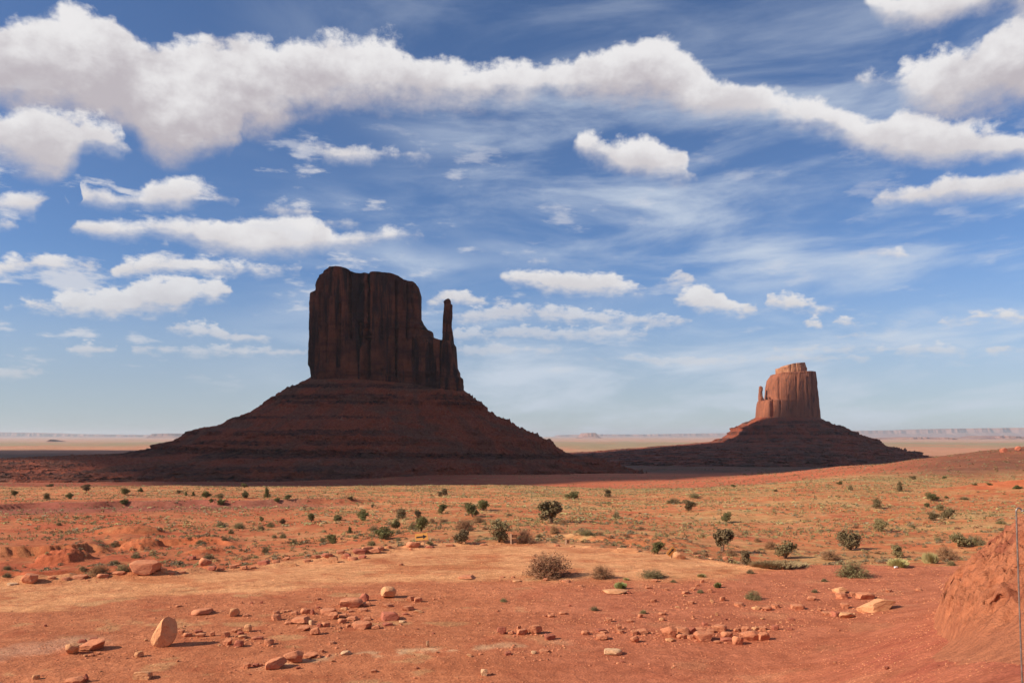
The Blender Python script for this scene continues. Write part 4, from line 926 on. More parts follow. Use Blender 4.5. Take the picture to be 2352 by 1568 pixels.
Z8 = [('F',55,670,62,42,0),('F',140,642,64,36,0),('F',330,607,92,42,0),('F',282,602,84,40,0),('F',230,612,92,42,2),('F',360,585,70,30,0),('F',430,577,32,18,0),('F',930,544,52,18,1),('F',1065,554,48,14,0),('F',1170,549,32,10,1),('F',1560,560,42,16,0),('F',1665,564,32,10,1),('F',1265,774,26,14,0),('F',510,687,32,14,0),('F',1620,802,62,16,0),('F',700,572,60,16,2),('F',840,560,60,14,0),('F',20,640,60,34,0),('F',180,655,70,26,0),('F',250,640,60,22,2),('F',100,610,60,26,0),('F',575,585,26,20,0),('F',1005,548,30,12,0),('F',1280,545,26,8,0),('F',1480,790,40,18,0),('F',1720,835,40,16,0),('F',1190,772,40,10,0),('F',1290,800,60,12,1),('G',300,590,46,16,0),('G',390,606,40,14,1),('G',30,748,50,18,0)]
for r in Z8: put_rock(*r, zone='the far road edge')
cword = {0: 'red', 1: 'tan', 2: 'brown', 3: 'pale'}
for zone, lst in auto.items():
    lst.sort(key=lambda q_: q_[0])
    for i, (px, o, m_, w_, h_) in enumerate(lst):
        shp = 'flat' if h_ < 0.4*w_ else ('blocky' if h_ < 0.8*w_ else 'upright')
        o['label'] = '%s %s stone, %s from left in %s' % (shp, cword[m_], ordinal(i), zone)
        o['group'] = 'stones in ' + zone
# --- stones too alike to tell apart
def px_of(X, Y): return 512+X/Y*F
ns = 0
R2 = np.random.RandomState(3)
while ns < 150:
    px = R2.uniform(-20, 1010); py = R2.uniform(585, 690); X, Y, Z = hit(px, py, 70)
    if Y > 62 or Y < 20: continue
    if fbm(X/5, Y/5, 3, 2) < -0.05 and R2.rand() < .7: continue
    s_ = 0.07+0.13*R2.rand()**2.5
    o = obj('stone', tiny_lib[R2.randint(8)]); o.location = (X, Y, Z-0.02); o.scale = (s_, s_*.8, s_*R2.uniform(.4, .8)); o.rotation_euler = (0, 0, R2.uniform(0, 6))
    tag(o, 'small reddish stone scattered on the bare foreground dirt', 'stone', 'small stones scattered on the foreground dirt'); ns += 1
# gravel: nobody could count it
def scatter_mesh(name, P_, S_, lib, mat, rs, col=None):
    Vs, Fs, Cs, off = [], [], [], 0
    lib = [(np.array([v.co[:] for v in m.vertices]), np.array([list(p.vertices) for p in m.polygons])) for m in lib]
    for i, (p, s_) in enumerate(zip(P_, S_)):
        v, f = lib[i % len(lib)]; a = rs.uniform(0, 6.28); c, s2 = math.cos(a), math.sin(a)
        q_ = v*s_; q_ = np.stack([q_[:, 0]*c-q_[:, 1]*s2, q_[:, 0]*s2+q_[:, 1]*c, q_[:, 2]], -1)+p
        Vs.append(q_); Fs.append(f+off); off += len(v)
    return mesh_np(name, np.vstack(Vs), np.vstack(Fs), mat)
ico = []
for i in range(5):
    bm = bmesh.new(); bmesh.ops.create_icosphere(bm, subdivisions=1, radius=.5)
    for v in bm.verts: v.co = Vector(v.co)*(0.8+0.4*R2.rand()); v.co.z *= .6
    m_ = bpy.data.meshes.new('g'); bm.to_mesh(m_); bm.free(); ico.append(m_)
Pg, Sg = [], []
N = 42000
aa = R2.uniform(-0.62, 0.62, N); dd = 20+62*R2.rand(N)**1.1
X = np.sin(aa)*dd; Y = np.cos(aa)*dd; px, d_, _q = polar(X, Y)
ok = (d_ < edge_d(px)+2) & (fbm(X/4, Y/4, 9, 3)+0.25*R2.rand(N) > 0.02)
yy_ = HY+10*F/d_; ok &= ~((yy_ < np.interp(px, [0, 390, 720, 760], [610, 585, 575, 560])) & (d_ < edge_d(px)-1.5) & (R2.rand(N) < .93))
X, Y = X[ok], Y[ok]; Z = ground(X, Y)
S_ = (0.035+0.12*R2.rand(len(X))**3.2)*np.clip(Y/52, .35, 1)
bx_ = np.array([(o_.location.x, o_.location.y) for l_ in auto.values() for _p, o_, _m, _w, _h in l_ if o_.location.y < 62])
bx_ = np.repeat(bx_, 9, 0)+R2.normal(size=(len(bx_)*9, 2))*np.array([.9, .7])
X = np.concatenate([X, bx_[:, 0]]); Y = np.concatenate([Y, bx_[:, 1]]); Z = ground(X, Y); S_ = np.concatenate([S_, 0.05+0.16*R2.rand(len(bx_))**2.5])
g = scatter_mesh('gravel', np.stack([X, Y, Z+0.005], -1), S_, ico, m_rocks[0], R2); g.data.materials.clear(); g.data.materials.append(m_rocks[0])
tag(g, 'fine reddish gravel strewn over the foreground dirt', 'gravel', kind='stuff')
Np = len(X); sel = R2.rand(Np) < .12
g = scatter_mesh('gravel', np.stack([X[sel]+.3, Y[sel]+.4, Z[sel]+0.01], -1), S_[sel]*.7, ico, m_rocks[1], R2)
tag(g, 'pale gravel chips strewn over the foreground dirt', 'gravel', kind='stuff')
# a white scrap on the dirt
X, Y, Z = hit(896, 567.6, 70)
o = obj('paper_scrap', rock_mesh(77, mat_flat('white_paper', (0.8, 0.8, 0.78)), sub=2)); o.location = (X, Y, Z); o.scale = (.26, .2, .14)
tag(o, 'crumpled white paper scrap on the dirt at the rim, right', 'litter')

# ------------------------------------------------------------------ plants
m_bark = mat_flat('grey_bark', (0.16, 0.10, 0.07), 0.9, var=.3)
m_twig = mat_flat('dry_twigs', (0.30, 0.17, 0.10), 0.9, var=.35)
m_jun = [mat_leaf('juniper_green', (0.095, 0.095, 0.034), (0.16, 0.145, 0.056), (0.23, 0.18, 0.08)),
         mat_leaf('juniper_brown', (0.14, 0.112, 0.052), (0.21, 0.155, 0.078), (0.31, 0.20, 0.105))]
m_dry = mat_leaf('dry_brush', (0.27, 0.135, 0.065), (0.40, 0.21, 0.11), (0.24, 0.17, 0.08))
m_olive = mat_leaf('olive_brush', (0.19, 0.165, 0.075), (0.27, 0.225, 0.11), (0.13, 0.115, 0.05))
m_grass = mat_leaf('green_grass', (0.20, 0.24, 0.08), (0.30, 0.32, 0.12), (0.36, 0.32, 0.15))
m_straw = mat_leaf('straw_grass', (0.36, 0.30, 0.13), (0.45, 0.37, 0.17), (0.28, 0.25, 0.10))
m_straw2 = mat_leaf('tan_grass', (0.36, 0.26, 0.13), (0.44, 0.32, 0.16), (0.28, 0.23, 0.10))
m_sage = mat_leaf('sage', (0.18, 0.155, 0.09), (0.29, 0.235, 0.14), (0.22, 0.15, 0.09))

def leaves(P_, size, rs, aspect=1.0, flat=0.0):
    n_ = len(P_); a = rs.normal(size=(n_, 3)); a /= np.linalg.norm(a, axis=1)[:, None]
    b_ = np.cross(a, rs.normal(size=(n_, 3))); b_ /= np.linalg.norm(b_, axis=1)[:, None]
    s_ = size*rs.uniform(.6, 1.4, n_)[:, None]
    V = np.stack([P_-a*s_*.5-b_*s_*.35*aspect, P_+a*s_*.5-b_*s_*.25*aspect, P_+a*s_*.6+b_*s_*.3*aspect, P_-a*s_*.4+b_*s_*.4*aspect], 1).reshape(-1, 3)
    return V, np.arange(n_*4).reshape(-1, 4)
def tubes(segs, sides=5):
    Vs, Fs, off = [], [], 0
    for p0, p1, r0, r1 in segs:
        p0, p1 = np.array(p0, float), np.array(p1, float); d = p1-p0; d /= np.linalg.norm(d)
        u = np.cross(d, [0.3, 0.9, 0.2]); u /= np.linalg.norm(u); w = np.cross(d, u)
        an_ = np.linspace(0, 2*math.pi, sides, endpoint=False)
        c = np.cos(an_)[:, None]*u+np.sin(an_)[:, None]*w
        Vs.append(np.vstack([p0+c*r0, p1+c*r1])); i = np.arange(sides)
        Fs.append(np.stack([i, (i+1) % sides, (i+1) % sides+sides, i+sides], -1)+off); off += 2*sides
    return np.vstack(Vs), np.vstack(Fs)
def lobes_juniper(rs, kind):
    """unit plant: 1 wide, 1 high"""
    L = []
    if kind == 'round':
        for i in range(13):
            a = rs.uniform(0, 6.28); r = rs.uniform(0, .30); z = rs.uniform(.18, .80)
            r *= math.sqrt(max(.1, 1-(z-.4)**2*2)); L.append((math.cos(a)*r, math.sin(a)*r, z, rs.uniform(.14, .22)))
    elif kind == 'tall':
        for i in range(12):
            z = i/12*.8+.12; a = rs.uniform(0, 6.28); r = .22*(1-z)+.04; L.append((math.cos(a)*r, math.sin(a)*r, z, .28*(1-z*.65)))
    elif kind == 'tree':             # open crown on visible stems
        for i in range(17):
            a = rs.uniform(0, 6.28); r = rs.uniform(.08, .40); z = rs.uniform(.26, .80)-r*.20; r *= 1.1; L.append((math.cos(a)*r, math.sin(a)*r, z, rs.uniform(.11, .18)))
    else:                            # spreading
        for i in range(13):
            a = rs.uniform(0, 6.28); r = rs.uniform(0, .38); z = rs.uniform(.15, .68)*(1.1-r); L.append((math.cos(a)*r, math.sin(a)*r, z, rs.uniform(.13, .20)))
    return L
def make_juniper(seed, kind, mat, nl=1900, name='juniper'):
    rs = np.random.RandomState(seed); L = lobes_juniper(rs, kind); P_ = []
    w = np.array([l[3]**2 for l in L]); w /= w.sum()
    for l, ww in zip(L, w):
        k = int(nl*ww); d = rs.normal(size=(k, 3)); d /= np.linalg.norm(d, axis=1)[:, None]
        r = l[3]*(1-0.55*rs.rand(k)**2)*(1+.22*rs.normal(size=k)*.6)
        p = d*r[:, None]*np.array([1.1, 1.1, .95])+np.array(l[:3]); P_.append(p)
    P_ = np.vstack(P_); P_ = P_[P_[:, 2] > 0.02]
    mx = np.percentile(P_[:, 2], 99.5); P_[:, 2] *= 1/mx
    wx = np.percentile(np.abs(P_[:, :2]), 99); P_[:, :2] *= .48/wx
    V, Fc = leaves(P_, .062, rs, 0.9)
    crown = mesh_np('crown', V, Fc, mat, link=False)
    segs = []; base = (0, 0, -.08)
    tr = [(rs.uniform(-.05, .05), rs.uniform(-.05, .05), .28)] + [(rs.uniform(-.12, .12), rs.uniform(-.08, .08), .25) for _ in range(2)]
    for q_ in tr: segs.append((base, q_, .045, .028))
    for l in L[:10]:
        q_ = tr[rs.randint(3)]; segs.append((q_, (l[0]*.9*.48/wx, l[1]*.9*.48/wx, l[2]/mx*.95), .022, .006))
    V, Fc = tubes(segs); trunk = mesh_np('trunk', V, Fc, m_bark, link=False)
    return trunk, crown
def make_brush(seed, mat, nl=5200, ls=.030, nst=170, low=.5):
    rs = np.random.RandomState(seed); segs = []; P_ = []
    for i in range(nst):
        a = rs.uniform(0, 6.28); t_ = math.acos(1-rs.rand()*(1-.05)); rad = rs.uniform(.75, 1.06)
        lump = 1+.20*math.sin(a*3+seed)+.12*math.sin(a*5+t_*4)
        e = np.array([math.sin(t_)*math.cos(a)*.47*lump, math.sin(t_)*math.sin(a)*.47*lump, math.cos(t_)*.92*(.85+.2*lump)])*rad
        mid = e*.5+np.array([0, 0, .08]); b0 = np.array([math.cos(a)*.05, math.sin(a)*.05, -.04])
        segs.append((b0, mid, .008, .005)); segs.append((mid, e, .005, .002))
        for j in range(3):
            f = rs.uniform(.45, .95); p = b0+(e-b0)*f; q_ = p+rs.normal(size=3)*.07+e*.10; segs.append((p, q_, .003, .0015))
        k = int(nl/nst); f = rs.uniform(low, 1.03, k)[:, None]
        P_.append(b0+(e-b0)*f+rs.normal(size=(k, 3))*.035)
    P_ = np.vstack(P_); P_ = P_[P_[:, 2] > 0]; V, Fc = leaves(P_, ls, rs, .7)
    fol = mesh_np('foliage', V, Fc, mat, link=False)
    V, Fc = tubes(segs, 3); st = mesh_np('branches', V, Fc, m_twig, link=False)
    return st, fol
def make_grass(seed, mat, nb=900, spread=.5, lean=.35, clumps=1):
    rs = np.random.RandomState(seed); Vs = []
    cen = [(rs.uniform(-.4, .4), rs.uniform(-.2, .2)) for _ in range(clumps)] if clumps > 1 else [(0, 0)]
    n_ = nb; ci_ = rs.randint(len(cen), size=n_); c = np.array(cen)[ci_]
    a = rs.uniform(0, 6.28, n_); r = rs.rand(n_)**.7*(.18 if clumps > 1 else .22)
    bx_, by_ = c[:, 0]+np.cos(a)*r, c[:, 1]+np.sin(a)*r
    ln = rs.uniform(.2, 1, n_)*lean; h = rs.uniform(.25, 1.0, n_)**.8*(1-ln*.35)*(.72+.28*rs.rand(len(cen)))[ci_]*(1.05-1.3*r)
    tx, ty = bx_+np.cos(a)*ln*(.3+r), by_+np.sin(a)*ln*(.3+r)
    w = .010; px_, py_ = -np.sin(a)*w, np.cos(a)*w
    V = np.stack([np.stack([bx_-px_, by_-py_, 0*h-.03], -1), np.stack([bx_+px_, by_+py_, 0*h-.03], -1), np.stack([(bx_*.6+tx*.4)+px_, (by_*.6+ty*.4)+py_, h*.6], -1), np.stack([tx, ty, h], -1)], 1).reshape(-1, 3)
    return mesh_np('grass', V, np.arange(n_*4).reshape(-1, 4), mat, link=False)

J = {}
for i, kd in enumerate(('round', 'round', 'spread', 'tall', 'tree', 'round')):
    for mi in (0, 1): J[(i, mi)] = make_juniper(20+i+mi*50, kd, m_jun[mi], nl=(3600 if kd == 'tree' else 2200))
BR = {'dry': [make_brush(i, m_dry) for i in (1, 2)], 'olive': [make_brush(i+10, m_olive) for i in (1, 2)]}
GRS = {'green': make_grass(1, m_grass), 'straw': make_grass(2, m_straw, 1400, lean=.5, clumps=5), 'olivegrass': make_grass(3, m_straw2, 2600, lean=.5, clumps=14)}
plants = {}
def put_plant(v, x, y, w, h, kind='J', var=None, mi=None, label=None, zone=None):
    ox, oy, s = VW[v]; px, py = (ox+x*s)/4, (oy+y*s)/4
    X, Y, Z = hit(px, py, 420); k = Y/F*s/4; W_, H_ = w*k, h*k
    if kind == 'J':
        nm, cat = ('juniper', 'juniper')
        if var is None: var = 3 if h > w*1.15 else rr.choice([0, 1, 2, 5])
        if mi is None: mi = rr.choice([0, 0, 1])
        a_, b_ = J[(var, mi)]; parts = (('trunk', a_), ('crown', b_))
    elif kind in BR:
        nm, cat = ('desert_shrub', 'shrub'); a_, b_ = rr.choice(BR[kind]); parts = (('branches', a_), ('foliage', b_))
    else:
        o = obj('grass_clump', GRS[kind]); o.location = (X, Y+W_*.2, Z-.02); o.scale = (W_, W_*.7, H_); o.rotation_euler.z = rr.uniform(-.4, .4); o['category'] = 'grass clump'
        if label: o['label'] = label
        else: plants.setdefault(zone, []).append((px, o, kind, W_, H_))
        return
    e = empty(nm, (X, Y+W_*.25, Z-.03*H_)); e.scale = (W_*(1.2 if kind == 'J' else 1.1), W_*.95, H_*1.12); e.rotation_euler.z = rr.uniform(-3.1, 3.1) if kind == 'J' else rr.uniform(-.5, .5)
    e['category'] = cat
    for nn, me in parts: obj(nn, me, e)
    if label: e['label'] = label
    else: plants.setdefault(zone, []).append((px, e, kind+str(mi), W_, H_))
# named ones
put_plant('F',1510,775,335,165,'dry',label='big brown bush standing at the near edge of the road')
put_plant('F',1870,778,160,84,'dry',label='reddish brown bush just right of the big brown bush')
put_plant('F',1990,850,132,82,'green',label='bright green grass tuft below the reddish brown bush')
put_plant('F',2210,778,180,58,'olive',label='low olive bush at the road edge right of the green tuft')
put_plant('F',1170,537,150,128,'J',5,1,label='largest dark juniper beside the brown wooden post sign')
put_plant('F',1350,542,132,92,'dry',label='grey brown shrub just right of the brown wooden post sign')
put_plant('F',920,544,130,84,'J',2,1,label='rounded dark juniper at the road edge with rocks below it')
put_plant('F',940,457,140,80,'dry',label='brown shrub up the slope behind the rounded dark juniper')
put_plant('F',1525,402,208,125,'J',4,1,label='widest juniper tree with bare trunks, centre of the plain')
put_plant('F',1545,476,76,56,'dry',label='small brown shrub below the widest juniper tree')
put_plant('F',990,367,96,84,'J',0,0,label='dense dark juniper at the front of the dark pair')
put_plant('F',1060,322,86,66,'J',1,0,label='dense dark juniper at the back of the dark pair')
put_plant('F',963,307,50,36,'J',5,0,label='small dark juniper tucked left of the dark pair')
put_plant('F',645,460,88,90,'J',0,0,label='dark juniper upslope of the yellow arrow sign')
put_plant('F',588,446,62,44,'olive',label='low green shrub touching the left of the dark juniper')
put_plant('F',378,517,128,78,'J',2,0,label='spreading green juniper above the rocks left of the sign')
put_plant('F',310,556,64,38,'olive',label='green shrub right behind the piled road edge rocks')
put_plant('F',2240,613,92,72,'J',1,0,label='bright green juniper left of the tilted arrow sign')
put_plant('G',465,562,144,128,'J',4,1,label='open brown juniper tree right of the tilted arrow sign')
put_plant('G',612,642,86,82,'J',0,1,label='compact juniper at the right end of the road')
put_plant('G',862,603,148,98,'J',2,1,label='broad juniper behind the long grass on the right')
put_plant('G',850,667,292,64,'olivegrass',label='long low strip of dry grass at the rim, right')
put_plant('G',1300,722,215,98,'olive',label='large grey green bush on the bare dirt, right')
put_plant('G',1590,657,150,76,'straw',label='yellow and brown grass clump below a juniper, right')
put_plant('G',1570,597,92,74,'J',0,1,label='juniper just behind the yellow and brown grass clump')
put_plant('G',1785,632,112,94,'straw',label='pale straw grass clump left of the reddish bush')
put_plant('G',1890,612,150,84,'dry',label='reddish bush by the left end of the earth bank')
put_plant('G',1965,528,150,78,'J',2,1,label='wide olive juniper just behind the earth bank')
put_plant('G',430,786,76,62,'green',label='slender green grass tuft among the small stones, right')
put_plant('G',660,864,108,56,'olive',label='small grey green bush among the stones, lower right')
put_plant('G',1275,547,142,112,'J',2,1,label='large brown juniper in the hollow on the right')
put_plant('G',1452,432,82,72,'J',0,1,label='round juniper above the hollow on the right')
put_plant('G',1427,286,56,54,'J',1,1,label='small round juniper right of the pale grass crest')
put_plant('G',1572,180,46,58,'J',3,1,label='upright juniper on the far slope at right')
put_plant('G',1785,242,72,48,'J',0,0,label='dark round juniper at the upper right of the plain')
put_plant('G',1885,352,96,62,'J',2,1,label='larger dark juniper of the trio near the dune')
put_plant('G',1792,363,72,46,'J',0,1,label='left juniper of the trio near the dune')
put_plant('G',1835,302,52,38,'J',1,1,label='small back juniper of the trio near the dune')
put_plant('G',252,302,76,62,'J',0,1,label='round brown juniper above the middle of the road')
put_plant('G',482,377,56,62,'J',0,0,label='small upright dark juniper above the open brown tree')
put_plant('E',650,757,152,74,'dry',label='tan dry bush at the road edge left of the flat boulder')
put_plant('E',815,742,112,58,'olive',label='olive bush just left of the large flat topped boulder')
put_plant('D',960,0+680,60,40,'olive',label='little grey green bush at the foot of the earth bank')
row1 = [('E',570,188,55,40),('E',90,222,40,34),('E',312,246,46,40),('E',467,240,50,36),('E',940,196,40,28),('E',1297,223,22,28),('E',1385,232,64,40),('E',1472,238,50,30),('E',1638,236,52,44),('E',1790,233,36,62),('E',1930,250,52,28),('E',1640,166,40,28),('E',1248,222,20,28),('E',835,216,50,42),('F',808,216,44,40),('F',770,226,32,30),('F',170,262,36,26),('E',330,158,40,18),('E',1200,205,30,22)]
for r in row1: put_plant(*r, zone='on the far crest below the dark butte')
row2 = [('E',830,291,50,36),('E',1473,286,52,40),('E',1420,263,30,22),('E',1860,278,36,30),('E',2088,392,56,48),('E',1893,412,36,34),('E',1755,391,34,30),('F',260,387,76,66),('F',515,377,76,62),('F',625,367,46,46),('F',785,342,66,58),('F',470,442,60,58),('F',85,387,70,32),('F',317,300,22,22),('F',165,472,32,38)]
for r in row2: put_plant(*r, zone='across the left plain')
row3 = [('E',1815,432,60,36,'olive'),('E',1600,442,82,42,'olive'),('E',2265,387,56,36,'olive'),('E',1750,452,50,36,'olive'),('E',1550,477,42,32,'olive'),('E',1505,522,40,24,'olive'),('E',905,642,70,30,'olive'),('E',1390,647,78,32,'olive'),('E',550,727,58,30,'olive'),('E',1210,682,46,26,'olive'),('E',760,682,70,28,'olive'),('E',2240,542,38,52,'J'),('E',1780,602,50,42,'olive'),('E',1975,547,60,36,'olive'),('E',1475,430,70,36,'olive'),('E',1900,505,50,34,'olive'),('E',1840,505,40,26,'olive'),('E',2165,530,46,28,'olive'),('E',1340,545,60,28,'olive'),('E',1270,528,50,24,'olive'),('E',760,560,80,26,'olive'),('E',390,420,40,24,'olive'),('E',40,720,60,30,'olive'),('E',40,770,60,30,'olive'),('F',325,457,62,36,'olive'),('F',490,477,42,28,'olive'),('F',40,540,72,52,'J'),('F',205,508,40,18,'olive'),('F',490,522,50,24,'olive'),('F',1075,417,26,26,'olive'),('F',700,550,60,22,'olive')]
for r in row3: put_plant(*r, zone='on the left slope above the road')
row4 = [('F',1660,240,82,44,'J'),('F',1905,230,64,50,'J'),('F',1960,372,52,46,'olive'),('G',1748,280,34,26,'J'),('G',1660,413,30,22,'J'),('G',1195,136,30,22,'J'),('G',1265,172,34,36,'olive'),('G',525,153,26,16,'J'),('G',1660,104,36,22,'J'),('G',2320,166,60,22,'J'),('G',1855,100,26,16,'J'),('G',2140,140,30,14,'J'),('G',2045,140,26,12,'J'),('G',1985,232,60,22,'olive'),('G',790,180,30,12,'J'),('G',1865,222,30,14,'J'),('G',280,222,70,34,'olive'),('G',155,258,90,34,'olive')]
for r in row4: put_plant(*r, zone='on the far right plain')
row5 = [('F',1075,448,46,18,'dry'),('F',1440,500,60,20,'olive'),('F',1545,525,60,20,'olive'),('F',1760,490,110,40,'olive'),('F',1850,485,44,22,'dry'),('F',2035,500,26,22,'dry'),('F',2130,447,60,20,'dry'),('F',1240,355,40,16,'olive'),('F',1605,415,60,34,'dry'),('F',720,405,54,34,'dry'),('F',795,402,60,28,'dry'),('F',1035,400,80,42,'dry'),('G',505,447,46,36,'olive'),('G',520,584,84,40,'dry'),('G',680,497,50,24,'dry'),('G',765,545,80,56,'dry'),('G',355,588,46,24,'dry'),('G',290,578,40,22,'dry'),('G',1150,610,130,56,'dry'),('G',1435,572,46,16,'dry'),('G',1820,490,44,26,'olive'),('G',2220,385,66,24,'olive'),('G',2075,520,110,60,'olive'),('G',1905,644,48,28,'olive'),('G',320,817,44,20,'olive'),('G',1040,817,44,24,'olive'),('G',1100,747,46,20,'olive'),('G',635,695,50,26,'olive'),('G',150,752,40,18,'olive'),('C',635,405,60,30,'olive'),('C',965,425,50,26,'olive'),('C',25,348,50,24,'olive'),('C',1350,285,44,22,'olive'),('C',855,200,50,26,'straw'),('C',1365,180,70,34,'straw')]
for r in row5: put_plant(*r, zone='among the centre and right scrub')
for zone, lst in plants.items():
    lst.sort(key=lambda q_: q_[0])
    for i, (px, o, kd, w_, h_) in enumerate(lst):
        if kd.startswith('J'): ds = ('dark green' if kd == 'J0' else 'brownish green')+' juniper'
        elif kd.startswith('dry'): ds = 'dry brown shrub'
        elif kd.startswith('olive'): ds = 'low grey green shrub'
        else: ds = 'small dry grass clump'
        o['label'] = '%s, %s from left %s' % (ds, ordinal(i), zone)
        o['group'] = 'bushes ' + zone

# ------------------------------------------------------------------ countless low plants
R4 = np.random.RandomState(12)
def sagelet(seed, mat, n_=70, ls=.20):
    rs = np.random.RandomState(seed); d = rs.normal(size=(n_, 3)); d /= np.linalg.norm(d, axis=1)[:, None]; d[:, 2] = np.abs(d[:, 2])
    P_ = d*np.array([.42, .42, .8])*(1-.5*rs.rand(n_)[:, None]**2); V, Fc = leaves(P_, ls, rs, .7)
    return V, Fc
sg = [sagelet(i, m_sage) for i in range(6)]
sg_me = [mesh_np('sage', v, f, m, link=False) for (v, f), m in zip(sg, (m_sage, m_sage, m_olive, m_sage, m_dry, m_sage))]
def density(X, Y, px, d_):
    c = sst(fbm(X/24, Y/15, 2, 4), -0.22, 0.28)
    c = 0.12 + 0.88*c
    c = c*np.where(((X-136)/26)**2+((Y-196)/17)**2 < 1, .03, 1)
    return c
def spots(N, dmin, dmax, pw):
    a_ = R4.uniform(-.62, .62, N); q_ = R4.rand(N); d_ = (dmin**pw+(dmax**pw-dmin**pw)*q_)**(1/pw)
    X = np.tan(a_)*d_; Y = d_; px, d2, _ = polar(X, Y)
    ok = (d2 > edge_d(px)+2.5) & (R4.rand(N) < density(X, Y, px, d2)) & ~((X > 10.5) & (Y < 46))
    return X[ok], Y[ok]
# the nearest, each a plant of its own
X, Y = spots(700, 62, 135, 1.3); X, Y = X[:240], Y[:240]; Z = ground(X, Y)
for x, y, z in zip(X, Y, Z):
    o = obj('sagebrush', sg_me[R4.randint(6)]); s_ = R4.uniform(.45, 1.05); o.location = (x, y, z-.03); o.scale = (s_*1.15, s_, s_*R4.uniform(.45, .7)); o.rotation_euler.z = R4.uniform(0, 6)
    tag(o, 'low grey green sagebrush dotted over the near part of the orange plain', 'sagebrush', 'low sagebrush dotted over the near plain')
def field(name, X, Y, smin, smax, hs, mats, label, cat, ls=None, lib=None):
    Z = ground(X, Y); Vs, Fs, mi, off = [], [], [], 0
    for i, (v, f) in enumerate(lib):
        x, y, z = X[i::len(lib)], Y[i::len(lib)], Z[i::len(lib)]; m_ = len(x)
        s_ = (smin+(smax-smin)*R4.rand(m_)**1.6)[:, None]; a_ = R4.uniform(0, 6.28, m_)[:, None]; c, s2 = np.cos(a_), np.sin(a_); w = R4.uniform(.8, 1.7, m_)[:, None]
        q_ = np.stack([(v[:, 0]*c-v[:, 1]*s2)*s_*w+x[:, None], (v[:, 0]*s2+v[:, 1]*c)*s_+y[:, None], v[:, 2]*s_*hs+z[:, None]-.02], -1)
        Vs.append(q_.reshape(-1, 3)); Fs.append((f[None]+(np.arange(m_)*len(v))[:, None, None]+off).reshape(-1, f.shape[1])); off += m_*len(v)
        mi.append(np.repeat(R4.randint(len(mats), size=m_), len(f)))
    o = mesh_np(name, np.vstack(Vs), np.vstack(Fs))
    for m in mats: o.data.materials.append(m)
    o.data.polygons.foreach_set('material_index', np.concatenate(mi).astype(np.int32))
    tag(o, label, cat, kind='stuff'); return o
small = [sagelet(40+i, None, 10, .44) for i in range(8)]
X, Y = spots(30000, 66, 340, 1.2); nr = Y < 125
field('low_scrub', X[nr], Y[nr], .22, .7, .6, [m_sage, m_sage, m_olive, m_dry, m_straw], 'countless small scrub plants on the near part of the orange plain', 'scrub', lib=[sagelet(60+i, None, 42, .22) for i in range(6)])
X, Y = X[~nr], Y[~nr]
field('low_scrub', X, Y, .25, .85, .6, [m_sage, m_sage, m_olive, m_dry, m_straw], 'countless low grey green scrub plants covering the orange plain', 'scrub', lib=small)
# pale grass: tufts, thickest along the crests
def tuft(seed):
    rs = np.random.RandomState(seed); a = rs.uniform(0, 6.28, 9); r = rs.rand(9)*.3; l = rs.uniform(.1, .45, 9); h = rs.uniform(.6, 1, 9); w = .09
    bx_, by_ = np.cos(a)*r, np.sin(a)*r
    V = np.stack([np.stack([bx_-w*np.sin(a), by_+w*np.cos(a), 0*h], -1), np.stack([bx_+w*np.sin(a), by_-w*np.cos(a), 0*h], -1), np.stack([bx_+np.cos(a)*l, by_+np.sin(a)*l, h], -1)], 1).reshape(-1, 3)
    return V, np.arange(27).reshape(-1, 3)
tf = [tuft(i) for i in range(8)]
X, Y = spots(80000, 100, 340, 1.25)
px, d_, _ = polar(X, Y)
want = np.interp(px, [0, 300, 600, 700, 900, 1000], [.25, .4, .6, 1, 1, .6])*sst(d_, 170, 260) + .5
k = (R4.rand(len(X)) < want) & (fbm(X/9, Y/6, 31, 3) > -0.12)
field('dry_grass', X[k], Y[k], .22, .5, 1.0, [m_straw, m_straw, m_olive], 'pale dry grass tufts over the plain and its crests', 'grass', lib=tf)
X = R4.uniform(-600, 560, 14000); Y = R4.uniform(345, 950, 14000); k = (np.abs(X) < .66*Y) & (fbm(X/40, Y/60, 3, 3) > -.05)
field('low_scrub', X[k], Y[k], .5, 1.5, .6, [m_sage, m_olive, m_jun[1]], 'low scrub on the lit strip of ground in front of the dark butte', 'scrub', lib=small)
# scrub on the ground between the buttes
a_ = R4.uniform(-.05, .62, 5200); d_ = 950+1800*R4.rand(5200)**1.1; X = np.tan(a_)*d_; Y = d_
k = fbm(X/120, Y/300, 5, 4) > -.02; k &= ~((np.hypot((X+150)/520, (Y-1300)/480) < 1))
field('distant_brush', X[k], Y[k], 1.5, 3.6, .6, [m_jun[0], m_jun[1]], 'distant dark brush on the shadowed flat between the buttes', 'brush', lib=small)
X = R4.uniform(60, 420, 2600); Y = R4.uniform(290, 620, 2600)
field('hill_scrub', X, Y, .4, 1.3, .55, [m_sage, m_dry, m_olive], 'low scrub over the stony hill at right', 'scrub', lib=small)

